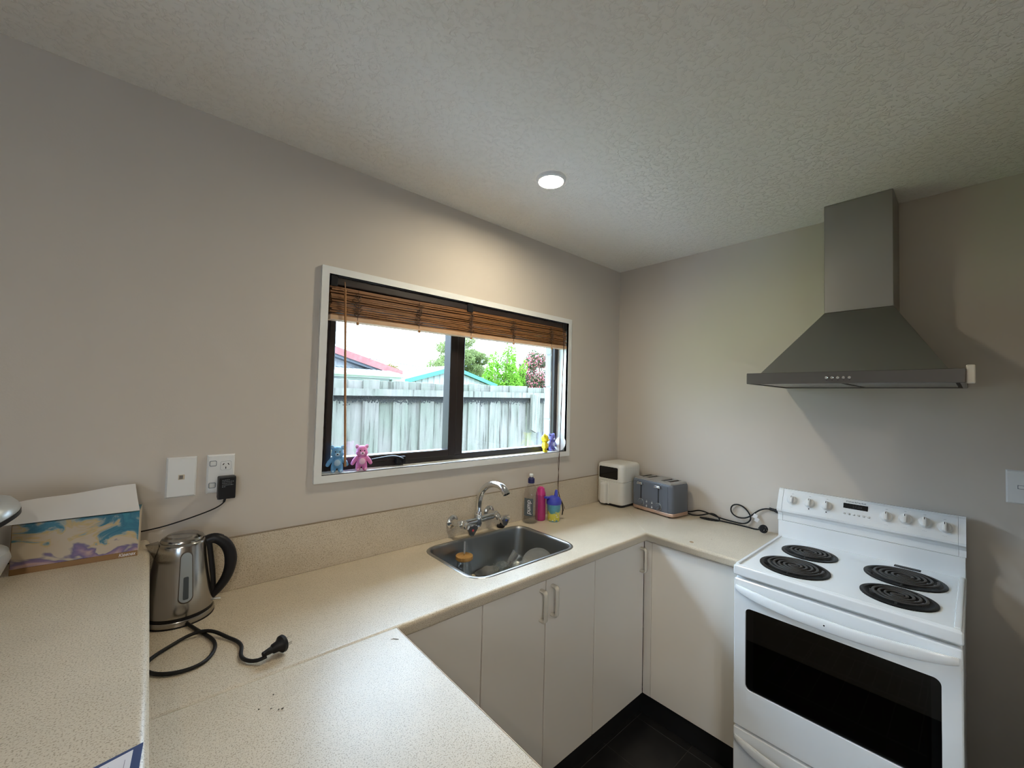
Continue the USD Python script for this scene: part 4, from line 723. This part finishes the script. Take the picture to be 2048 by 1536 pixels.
PT(cu, 'carry_strap', [tube(spline([(CQ[0]+.034, CQ[1]-.02, CT+.10), (CQ[0]+.052, CQ[1]-.012, CT+.075), (CQ[0]+.054, CQ[1]-.014, CT+.035), (CQ[0]+.044, CQ[1]-.020, CT+.028), (CQ[0]+.046, CQ[1]-.022, CT+.06), (CQ[0]+.036, CQ[1]-.020, CT+.095)], 30), .0022, 8)], 'black_rubber')

# ------------------------------------------------------------------ toy bears on the window sill (plain generic bears)
def bear(name, label, x, y, yaw, m, pale):
    h = 0.102; B = TH(name, label, 'toy bear', (x, y, WZ0), yaw, local=True)      # local: faces -y
    def blob(spec, res=0.0021):
        ms = []
        for a, ra, q, rb in spec:
            s1 = trimesh.creation.icosphere(2, ra); s1.apply_translation(a); s2 = trimesh.creation.icosphere(2, rb); s2.apply_translation(q); ms.append(mf(trimesh.convex.convex_hull(np.vstack([s1.vertices, s2.vertices]))))
        mm = m3.Manifold.batch_boolean(ms, m3.OpType.Add).refine_to_length(res); t = tm(mm); t.merge_vertices(); return trimesh.smoothing.filter_taubin(t, iterations=14)
    spec = [((0, 0, .044), .0165, (0, -.001, .034), .0190)]                       # trunk
    for s in (-1, 1):
        spec += [((s*.0105, .001, .026), .0105, (s*.0125, 0, .010), .0095), ((s*.0125, 0, .0085), .0085, (s*.0135, -.008, .0070), .0070)]   # legs, feet
        spec += [((s*.0165, 0, .052), .0078, (s*.028, -.002, .039), .0078), ((s*.028, -.002, .039), .0078, (s*.0335, -.003, .029), .0068)]  # arms
        spec += [((s*.0185, .002, .096), .0062, (s*.0175, .002, .091), .0062)]    # ears
    spec += [((0, 0, .079), .0205, (0, -.001, .073), .0205), ((-.010, -.004, .070), .0125, (.010, -.004, .070), .0125), ((0, 0, .052), .012, (0, 0, .066), .014)]
    PT(B, 'body', blob(spec), m, True)
    PT(B, 'muzzle', ell((0, -.0200, .0695), (.0088, .0075, .0068), 3), pale, True)
    PT(B, 'nose', ell((0, -.0272, .0715), (.0030, .0022, .0022), 2), 'eye_black', True)
    for s in (-1, 1):
        PT(B, 'eye', ell((s*.0078, -.0188, .0798), (.0021, .0016, .0026), 2), 'eye_black', True)
        PT(B, 'inner_ear', ell((s*.0183, -.0032, .0952), (.0040, .0020, .0040), 2), pale, True)
        PT(B, 'foot_pad', ell((s*.0136, -.0146, .0066), (.0045, .0015, .0042), 2), pale, True)
    PT(B, 'belly_patch', ell((0, -.0178, .0385), (.0115, .0045, .0125), 3), pale, True)
bear('toy_bear', 'sky blue toy bear standing at the left end of the window sill behind the wand', -1.803, 0.026, -0.30, 'bear_blue', 'bear_blue_pale')
bear('toy_bear', 'pink toy bear standing on the window sill next to the window catch', -1.7125, 0.018, -0.25, 'bear_pink', 'bear_pink_pale')
bear('toy_bear', 'yellow toy bear standing at the right end of the window sill', -0.675, 0.020, 0.75, 'bear_yellow', 'bear_yellow_pale')
bear('toy_bear', 'violet blue toy bear standing in the right corner of the window sill', -0.592, 0.044, 0.1, 'bear_purple', 'bear_purple_pale')
TM('white_disc', moved(lathe([(0, 0), (.038, 0), (.042, .002), (.042, .004), (.038, .003), (0, .0025)], 40), (-0.5475, 0.018, WZ0+.041), ry=-1.30), 'white_plastic', 'white round plastic lid leaning in the right corner of the window reveal', 'lid', 40)

# ------------------------------------------------------------------ plates and adapter on the walls
def plate(t, x0, x1, z0, z1, y=-0.0003, d=0.009):
    pts = []
    for (a, b, c_, dd) in ((x0, x1, z0, z1),):
        pts = [(a, y, c_), (b, y, c_), (b, y, dd), (a, y, dd), (a, y-.004, c_), (b, y-.004, c_), (b, y-.004, dd), (a, y-.004, dd), (a+.004, y-d, c_+.004), (b-.004, y-d, c_+.004), (b-.004, y-d, dd-.004), (a+.004, y-d, dd-.004)]
    return PT(t, 'face_plate', trimesh.convex.convex_hull(np.array(pts)), 'white_plastic', False)
jk = TH('phone_socket', 'white wall plate with one small phone jack above the tissue box', 'wall socket', (-2.266, 0, 1.21)); plate(jk, -2.302, -2.230, 1.2125, 1.3315)
PT(jk, 'jack', [bx((-2.2735, -0.0101, 1.265), (-2.2585, -0.0088, 1.2795))], 'card_cream', False); PT(jk, 'jack_shutter', bx((-2.2712, -0.0108, 1.267), (-2.2625, -0.0095, 1.2775)), 'cabinet_inside', False)
ou = TH('power_outlet', 'white vertical double power outlet with two switches', 'power outlet', (-2.17, 0, 1.21)); plate(ou, -2.2055, -2.1335, 1.2135, 1.3325)
for z in (1.306, 1.2385):
    PT(ou, 'rocker_switch', [moved(rbx((-.0075, -.0035, -.0065), (.0075, .003, .0065), .002, 2), (-2.1905, -0.0105, z), rx=.18)], 'white_plastic', 30); PT(ou, 'switch_surround', ext(rrect(-2.2, z-.0088, -2.181, z+.0088, .004).difference(rrect(-2.1982, z-.007, -2.1828, z+.007, .003)), .0006, (0, -0.0090, 0), (1, 0, 0), (0, 0, 1)), 'grey_print', False)
for z in (1.2975, 1.2295):
    so = PT(ou, 'socket_face', ext(rrect(-2.1710, z-.0135, -2.1435, z+.0135, .005), .0015, (0, -0.0088, 0), (1, 0, 0), (0, 0, 1)), 'white_plastic', False)
    PT(so, 'socket_outline', ext(rrect(-2.1716, z-.0141, -2.1429, z+.0141, .0055), .0005, (0, -0.0089, 0), (1, 0, 0), (0, 0, 1)), 'grey_print', False)
    PT(so, 'pin_hole', [moved(bx((-.001, -.0006, -.0033), (.001, 0, .0033)), (-2.1573+dx, -0.0103, z+dz), ry=ro) for dx, dz, ro in ((-.0065, .0045, .55), (.0065, .0045, -.55), (0, -.007, 0))], 'black_plastic', False)
ad = TH('power_adapter', 'black plug-in power adapter hanging from the lower outlet', 'power adapter', (-2.151, -0.03, 1.19))
PT(ad, 'adapter_body', [rbx((-2.1785, -0.045, 1.1985), (-2.1325, -0.0118, 1.267), .004), rbx((-2.172, -0.060, 1.1965), (-2.1315, -0.040, 1.2665), .003)][0:1]+[trimesh.convex.convex_hull(np.array([(x, y, z) for x0, x1, z0, z1, y in ((-2.1785, -2.1325, 1.1985, 1.267, -.036), (-2.1765, -2.1345, 1.2005, 1.265, -.050)) for x in (x0, x1) for z in (z0, z1)]))], 'black_plastic', 20)
marks = []                                   # the rating print: lines of words too small to read
for z, w_ in ((1.2575, .020), (1.2525, .029), (1.2475, .026), (1.2425, .029), (1.2375, .010)):
    xx = -2.1695
    while xx < -2.1695+w_: l_ = rng.uniform(.0015, .0045); marks.append(bx((xx, -.0503, z), (xx+l_, -.0499, z+.0016))); xx += l_+.0012
PT(ad, 'rating_label', marks, 'grey_print', False)
PT(ad, 'lead', [tube(spline([(-2.158, -0.034, 1.199), (-2.160, -0.034, 1.190), (-2.172, -0.034, 1.178), (-2.21, -0.036, 1.163), (-2.26, -0.036, 1.149), (-2.31, -0.034, 1.138), (-2.36, -0.022, 1.130), (-2.45, -0.016, 1.118), (-2.53, -0.02, 1.108), (-2.58, -0.03, 1.1035), (-2.64, -0.06, 1.1035)], 70), .0019, 8), tube([(-2.158, -0.034, 1.2), (-2.161, -0.034, 1.188)], .0035, 8)], 'black_rubber')
sw = TH('light_switch', 'white wall switch plate to the right of the stove', 'light switch', (0, -1.713, 1.2))
pts = [(-.0003, y, z) for y in (-1.7715, -1.6540) for z in (1.2025, 1.3210)]+[(-.004, y, z) for y in (-1.7715, -1.6540) for z in (1.2025, 1.3210)]+[(-.009, y, z) for y in (-1.7675, -1.6580) for z in (1.2065, 1.3170)]
PT(sw, 'face_plate', trimesh.convex.convex_hull(np.array(pts)), 'white_plastic', False)
for y in (-1.691, -1.733): PT(sw, 'rocker_switch', rbx((-.0118, y-.0085, 1.2570), (-.0070, y+.0085, 1.2675), .002, 2), 'white_plastic', 30); PT(sw, 'switch_surround', bx((-.0095, y-.0105, 1.2555), (-.0089, y+.0105, 1.2690)), 'grey_print', False)

# ------------------------------------------------------------------ on the breakfast bar
tb_ = TH('tissue_box', 'long tissue box printed with marbled teal, violet and gold swirls', 'tissue box', (-2.460, -0.0885, BZ), math.radians(-2.5), local=True)
PT(tb_, 'sleeve', mf(bx((-.108, -.0425, .0135), (.108, .0425, .1135), 0.0008))-mf(ext(affinity.scale(Point(0, 0).buffer(1, quad_segs=12), .075, .022), .03, (0, 0, .1))), 'tissue_print', False)
PT(tb_, 'end_panel', bx((.1078, -.0422, .0005), (.1086, .0422, .1138)), 'card_cream', False); PT(tb_, 'end_panel', bx((-.1086, -.0422, .0005), (-.1078, .0422, .1138)), 'card_brown', False)
PT(tb_, 'base_band', bx((-.108, -.0428, 0), (.108, .0428, .0134), .0005), 'card_brown', False)
PT(tb_, 'brand_lettering', text('Kleenex', .0078, (.072, -.0430, .0032), (1, 0, 0), (0, 0, 1), .0003, bold=True, shear=.15, width=.031), 'paper_white', False)
n = 14; V = []; F = []
for i in range(n):
    for jx in range(n):
        a, b_ = i/(n-1), jx/(n-1)
        p = (1-a)*(1-b_)*np.array([-2.584, -0.1345, 1.2180])+(a)*(1-b_)*np.array([-2.354, -0.1500, 1.2200])+(1-a)*b_*np.array([-2.580, -0.030, 1.2420])+a*b_*np.array([-2.3665, -0.022, 1.2680])
        p[2] += .006*math.sin(a*PI*1.0+.6)*b_-.004*math.sin(b_*PI)+(.003*math.cos(a*7)*b_); V.append(p)
V = np.array(V); V2 = V-np.array([0, 0, .0008]); m_ = n*n
for i in range(n-1):
    for jx in range(n-1):
        a = i*n+jx; F += [[a, a+n, a+n+1], [a, a+n+1, a+1], [a+m_, a+n+1+m_, a+n+m_], [a+m_, a+1+m_, a+n+1+m_]]
bd = [i*n for i in range(n)]+[(n-1)*n+jx for jx in range(1, n)]+[i*n+n-1 for i in range(n-2, -1, -1)]+[jx for jx in range(n-2, 0, -1)]
for q in range(len(bd)): a, b_ = bd[q], bd[(q+1) % len(bd)]; F += [[a, a+m_, b_], [b_, a+m_, b_+m_]]
TM('paper_sheet', trimesh.Trimesh(np.vstack([V, V2]), F, process=False), 'paper_white', 'white sheet of paper lying across the top of the tissue box', 'paper', 40)
la = TH('desk_lamp', 'silver curved desk lamp at the left edge of the breakfast bar', 'desk lamp', (-2.70, -0.25, BZ))
hd_ = moved(lathe([(0, .040), (.040, .040), (.066, .036), (.077, .027), (.082, .014), (.082, .003), (.080, 0), (0, 0)], 48), (-2.616, -0.255, 1.248), ry=-0.34, rx=0.12)
PT(la, 'head', hd_, 'silver_plastic', 40); PT(la, 'head_underside', moved(lathe([(0, -.012), (.070, -.012), (.079, -.008), (.0815, .0005), (0, .0005)], 48), (-2.616, -0.255, 1.248), ry=-0.34, rx=0.12), 'black_plastic', 40)
PT(la, 'base', lathe([(0, 0), (.070, 0), (.085, .006), (.110, .040), (.122, .072), (.118, .088), (.095, .104), (.05, .112), (0, .114)], 48, at=(-2.672, -0.25, BZ+.0005)), 'silver_plastic', 40)
PT(la, 'arm', tube(spline([(-2.72, -0.25, 1.205), (-2.745, -0.25, 1.24), (-2.72, -0.25, 1.275), (-2.66, -0.252, 1.276)], 24), .014, 14), 'silver_plastic', 40)
pa = TH('notepad', 'navy bordered notepad with a ruled white page at the edge of the breakfast bar', 'notepad', (-2.335, -0.906, BZ), math.radians(-2), local=True)
ang = math.radians(18.5); ux = np.array([-math.cos(ang), -math.sin(ang)])
def qd(p, z, h): return ext(Polygon(p), h, (0, 0, z))
L1, L2 = .105, .148
def corner(o, a, b_):      # o: inset from the shared corner along both edges
    e1 = np.array([-.985, -.10]); e2 = np.array([-.045, -1.0]); return e1*a+e2*b_
PT(pa, 'cover', qd([corner(0, 0, 0), corner(0, L1, .018), corner(0, L1, L2), corner(0, 0, L2)], .0003, .0022), 'pad_blue', False)
PT(pa, 'page', qd([corner(0, .0085, .0075), corner(0, L1-.009, .025), corner(0, L1-.009, L2-.009), corner(0, .0085, L2-.009)], .0025, .0010), 'paper_lilac', False)
PT(pa, 'ruled_line', [qd([corner(0, a, .020), corner(0, a+.0006, .020), corner(0, a+.0006, L2-.02), corner(0, a, L2-.02)], .0035, .0002) for a in (.014, .028, .042, .056, .070)], 'line_grey', False)
crumbs = []
for u_, v_ in ((-2.1217, -0.6589), (-2.128, -0.657), (-2.139, -0.645), (-2.158, -0.632), (-2.127, -0.605)): crumbs.append(moved(noisy(ell((0, 0, .0012), (.0028 if u_ > -2.125 else .0016, .0014, .0010), 1), .0008, 400), (u_, v_, CT)))
TM('crumbs', crumbs, 'seam_dark', 'few dark crumbs scattered on the peninsula worktop', 'crumbs', False, kind='stuff')

# ------------------------------------------------------------------ outside the window
g = ST('lawn', (0, 20, -0.3)); PT(g, 'turf', bx((-30, 0.14, -0.5), (60, 70, -0.3)), 'grass', False)
PT(g, 'path', bx((-8, 0.14, -0.32), (3, 2.2, -0.285)), 'concrete', False)  # added unseen pale paving, bounces sky light up to the ceiling
FY = 2.27
fe = TH('timber_fence', 'weathered grey paling fence with dark flecks below the rail outside the window', 'fence', (0.3, FY, -0.3))
x = -2.2; k = 0; flecks = []
while x < 3.0:
    wd = 0.162+rng.uniform(-.006, .006); top = 1.6635+0.0082*(x+1.15)+rng.uniform(-.012, .010); yy = FY+(0.0 if k % 2 else 0.0195)
    p = bx((x, yy, -0.25), (x+wd, yy+.018, top), .002); PT(fe, 'paling', p, 'fence_grey', False)
    x += wd-rng.uniform(.004, .010); k += 1
PT(fe, 'top_rail', ext(Polygon([(-2.2, 1.5065), (3.0, 1.5540), (3.0, 1.622), (-2.2, 1.5745)]), .042, (0, FY-.0005, 0), (1, 0, 0), (0, 0, 1)), 'fence_grey', False)
PT(fe, 'fence_rail', bx((-2.2, FY-.045, 0.25), (3.0, FY-.0005, 0.335)), 'fence_grey', False)
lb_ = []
for i in range(5200):                                    # small dark flecks, denser towards the rail
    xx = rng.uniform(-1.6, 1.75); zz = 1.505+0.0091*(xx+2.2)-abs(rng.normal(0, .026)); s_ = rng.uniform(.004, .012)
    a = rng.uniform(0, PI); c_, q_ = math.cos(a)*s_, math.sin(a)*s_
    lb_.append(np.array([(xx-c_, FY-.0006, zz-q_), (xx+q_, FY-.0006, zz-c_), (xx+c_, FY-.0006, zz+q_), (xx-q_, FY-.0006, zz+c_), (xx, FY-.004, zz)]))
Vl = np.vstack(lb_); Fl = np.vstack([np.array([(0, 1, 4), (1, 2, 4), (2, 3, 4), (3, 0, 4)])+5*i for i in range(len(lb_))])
PT(fe, 'lichen', trimesh.Trimesh(Vl, Fl, process=False), 'lichen', False, 'dark flecks below the rail', 'stuff')
PT(fe, 'batten', ext(Polygon([(1.335, 1.130), (1.420, 1.090), (1.455, 1.10), (1.475, 1.555), (1.345, 1.585)]), .045, (0, FY-.0425, 0), (1, 0, 0), (0, 0, 1)), 'fence_grey', False, 'short broken timber batten nailed to the rail')

nh = TH('neighbour_house', 'white weatherboard house with a red roof edge behind the fence', 'house', (-2.5, 10, -0.3))
def gz(x): return 2.151+0.275*(2.33-x)
RX = -3.0
PT(nh, 'gable_wall', ext(Polygon([(-8.0, -0.3), (1.95, -0.3), (1.95, gz(1.95)-.16), (RX, gz(RX)-.16), (-8.0, gz(2.0)-.16)]), 6.0, (0, 14.3, 0), (1, 0, 0), (0, 0, 1)), 'house_white', False)
for s_, (xa, xb) in enumerate(((RX, 2.40), (RX, -8.4))):
    za, zb = gz(RX), (gz(RX)-0.275*abs(xb-RX)); PT(nh, 'roof_plane', ext(Polygon([(xa, za-.09), (xb, zb-.09), (xb, zb), (xa, za)]), 6.5, (0, 14.5, 0), (1, 0, 0), (0, 0, 1)), 'roof_red', False)
    PT(nh, 'barge_board', ext(Polygon([(xa, za-.15), (xb, zb-.15), (xb, zb+.012), (xa, za+.012)]), .03, (0, 7.985, 0), (1, 0, 0), (0, 0, 1)), 'roof_red', False)
    PT(nh, 'soffit', ext(Polygon([(xa, za-.20), (xb, zb-.20), (xb, zb-.10), (xa, za-.10)]), .25, (0, 8.30, 0), (1, 0, 0), (0, 0, 1)), 'soffit_grey', False)  # grey-blue colour carries the shade under the roof edge
for kk in range(11):
    z0 = 1.60+0.10*kk; x1 = min(1.93, 2.33-(z0+.10+.25-2.151)/.275) if z0 > 1.8 else 1.93
    PT(nh, 'weatherboard', ext(Polygon([(0, z0), (.03, z0), (.012, z0+.10), (0, z0+.10)]), x1+6.0, (-6.0, 8.30, 0), (0, -1, 0), (0, 0, 1), Z=(1, 0, 0)), 'house_white', False)
xs = np.linspace(-6, 2.02, 240); zc = 0.018*np.cos(xs/0.11*2*PI); V = []; F = []
for i, xx in enumerate(xs): V += [(xx, 7.3, 2.02+zc[i]), (xx, 8.28, 2.16+zc[i]), (xx, 7.3, 2.012+zc[i]), (xx, 8.28, 2.152+zc[i])]
for i in range(len(xs)-1):
    a = 4*i; F += [[a, a+4, a+5], [a, a+5, a+1], [a+2, a+7, a+6], [a+2, a+3, a+7], [a, a+2, a+6], [a, a+6, a+4]]
PT(nh, 'lean_to_roof', trimesh.Trimesh(V, F, process=False), 'roof_grey', False)
PT(nh, 'lean_to_wall', bx((-6, 7.5, -0.3), (1.85, 8.25, 1.93)), 'house_white', False); PT(nh, 'fascia', bx((-6, 7.26, 1.90), (2.02, 7.29, 2.0)), 'house_white', False); PT(nh, 'gutter', tube([(-6, 7.22, 1.975), (2.04, 7.22, 1.975)], .045, 10), 'house_white')
for kk in range(7): z0 = 1.20+0.10*kk; PT(nh, 'weatherboard', ext(Polygon([(0, z0), (.03, z0), (.012, z0+.10), (0, z0+.10)]), 7.83, (-6.0, 7.5, 0), (0, -1, 0), (0, 0, 1), Z=(1, 0, 0)), 'house_white', False)
PT(nh, 'vent', bx((0.30, 7.44, 1.77), (0.72, 7.50, 1.85)), 'vent_dark', False); PT(nh, 'downpipe_box', bx((1.86, 7.4, 1.2), (2.18, 7.8, 1.90)), 'house_white', False)

sh = TH('garden_shed', 'pale clad shed with a teal gabled iron roof behind the fence', 'shed', (4.6, 11, -0.3))
AX, AZ, EL, ER, EZ = 4.66, 2.44, 2.98, 6.34, 1.955; sl_ = (AZ-EZ)/(AX-EL)
V = []; F = []; xs = np.arange(EL+.1, ER-.1, .02)
zt = lambda xx: AZ-sl_*abs(xx-AX)-.10
for i, xx in enumerate(xs):
    yo = 9.12+(.02 if int(xx/.10) % 2 else 0.0); V += [(xx, yo, -.3), (xx, yo, zt(xx)), (xx, yo+.04, -.3), (xx, yo+.04, zt(xx))]
for i in range(len(xs)-1): a = 4*i; F += [[a, a+4, a+5], [a, a+5, a+1], [a+2, a+7, a+6], [a+2, a+3, a+7]]
PT(sh, 'gable_cladding', trimesh.Trimesh(V, F, process=False), 'shed_cladding', False); PT(sh, 'side_wall', bx((EL+.1, 9.16, -.3), (EL+.15, 12.9, EZ-.05)), 'shed_cladding', False); PT(sh, 'side_wall', bx((ER-.15, 9.16, -.3), (ER-.1, 12.9, EZ-.05)), 'shed_cladding', False)
for sgn, xe in ((-1, EL), (1, ER)):
    V = []; F = []; ys = np.arange(9.0, 13.0, .05)
    for i, yy in enumerate(ys):
        o_ = .022 if int(round((yy-9.0)/.05)) % 6 == 0 else 0.0; V += [(AX, yy, AZ+o_), (xe, yy, EZ+o_), (AX, yy, AZ-.03), (xe, yy, EZ-.03)]
    for i in range(len(ys)-1): a = 4*i; F += [[a, a+4, a+5], [a, a+5, a+1], [a+2, a+7, a+6], [a+2, a+3, a+7], [a+1, a+5, a+7], [a+1, a+7, a+3]]
    PT(sh, 'roof_sheet', trimesh.Trimesh(V, F, process=False), 'roof_teal', False)
    PT(sh, 'barge_flashing', ext(Polygon([(AX, AZ-.10), (xe, EZ-.10), (xe, EZ+.015), (AX, AZ+.015)]), .03, (0, 9.02, 0), (1, 0, 0), (0, 0, 1)), 'roof_teal', False)
PT(sh, 'ridge_cap', tube([(AX, 9.0, AZ+.01), (AX, 13.0, AZ+.01)], .05, 8), 'house_white')
PT(sh, 'gutter', tube([(EL-.02, 9.0, EZ-.03), (EL-.02, 13.0, EZ-.03)], .05, 8), 'roof_teal')

def leaves(blobs, n, size, seed):
    r = np.random.default_rng(seed); vol = np.array([b_[1][0]*b_[1][1]*b_[1][2] for b_ in blobs])**0.67; pick = r.choice(len(blobs), n, p=vol/vol.sum()); d = r.normal(size=(n, 3)); d /= np.linalg.norm(d, axis=1, keepdims=True)
    rad = r.uniform(0.55, 1.0, n)**0.5*r.uniform(.86, 1.12, n); C = np.array([b_[0] for b_ in blobs])[pick]+d*rad[:, None]*np.array([b_[1] for b_ in blobs])[pick]
    u = r.normal(size=(n, 3)); u /= np.linalg.norm(u, axis=1, keepdims=True); v_ = np.cross(u, r.normal(size=(n, 3))); v_ /= np.linalg.norm(v_, axis=1, keepdims=True); s_ = size*r.uniform(.6, 1.35, n)[:, None]
    V = np.stack([C-u*s_, C+v_*s_*.55, C+u*s_, C-v_*s_*.55], 1).reshape(-1, 3); F = (np.arange(n)[:, None, None]*4+np.array([[0, 1, 2], [0, 2, 3]])).reshape(-1, 3)
    return trimesh.Trimesh(V, F, process=False)
def tree(name, label, base, blobs, n, size, mt_, seed, extra=None, trunk=.12):
    t = TH(name, label, 'tree' if 'tree' in name else 'bush', base)
    top = max(blobs, key=lambda b_: b_[0][2])[0]
    tr_ = [tube(spline([base, (base[0]+.05, base[1], (base[2]+top[2])/2), top], 12), np.linspace(trunk, trunk*.35, 12), 9)]
    PT(t, 'trunk', tr_, 'bark')
    PT(t, 'branch', [tube(spline([(base[0], base[1], base[2]+(b_[0][2]-base[2])*.35), ((base[0]+b_[0][0])/2, (base[1]+b_[0][1])/2, base[2]+(b_[0][2]-base[2])*.62), b_[0]], 8), np.linspace(trunk*.4, .015, 8), 6) for b_ in blobs], 'bark')
    PT(t, 'foliage', leaves(blobs, n, size, seed), mt_, False, kind='stuff')
    if extra: PT(t, 'blossom', leaves(blobs, extra[0], extra[1], seed+1), extra[2], False, kind='stuff')
def rblobs(c, R, n, r, seed, sq=1.0):
    g_ = np.random.default_rng(seed); out = []
    for i in range(n):
        d = g_.normal(size=3); d /= np.linalg.norm(d); q = np.array(c)+d*np.array(R)*g_.uniform(.35, .95); out.append((tuple(q), (r*g_.uniform(.7, 1.2), r*g_.uniform(.7, 1.2), r*sq*g_.uniform(.7, 1.2))))
    return out
tree('olive_tree', 'tall rounded olive green tree behind the shed roof', (10.6, 17.6, -0.3), rblobs((10.7, 17.6, 3.5), (1.75, 1.5, 1.9), 34, .62, 3, .65), 24000, .055, 'leaf_olive', 11)
lime = []
for (px_, pz_, r_, zb) in ((10.15, 3.25, .34, 1.2), (11.25, 4.05, .42, 1.2), (11.95, 3.85, .34, 1.3), (12.45, 3.25, .36, 1.2), (10.75, 3.45, .42, 1.0), (11.6, 3.3, .55, 1.0), (9.95, 2.5, .4, 1.0), (12.3, 2.6, .45, 1.0)):
    for q in np.linspace(0, 1, 6): lime.append(((px_+.1*math.sin(7*q), 14.4+.2*math.cos(px_*5+q*3), zb+(pz_-zb)*q), (r_*(1.55-1.15*q), r_*(1.55-1.15*q), .46)))
tree('lime_tree', 'bright lime green leafy tree with upright spires', (11.2, 14.4, -0.3), lime, 26000, .055, 'leaf_lime', 12)
tree('camellia_tree', 'pink flowering camellia tree beside the block wall edge', (13.55, 14.2, -0.3), rblobs((13.55, 14.2, 2.7), (.95, .9, 1.45), 20, .48, 5), 11000, .055, 'leaf_dark', 13, (4600, .068, 'petal_pink'))
tree('grey_shrub_bush', 'thin pale green bush above the shed ridge beside the mullion', (7.9, 15.2, -0.3), rblobs((7.75, 15.2, 2.7), (.85, .6, 1.05), 16, .34, 7), 3400, .05, 'leaf_olive', 14)
tree('rust_tree', 'distant small rust brown tree top above the teal roof', (9.3, 24.0, -0.3), rblobs((9.3, 24.0, 2.9), (1.0, .8, .75), 12, .5, 8), 3000, .09, 'leaf_rust', 15)
TM('power_line', tube(spline([(2.6, 12.0, 2.86), (3.91, 14.0, 2.93), (6.71, 14.0, 2.70), (8.2, 15.0, 2.62), (9.2, 20.5, 2.75)], 40), .010, 6), 'cable_black', 'thin dark power line crossing the sky beyond the roofs', 'power line', True)
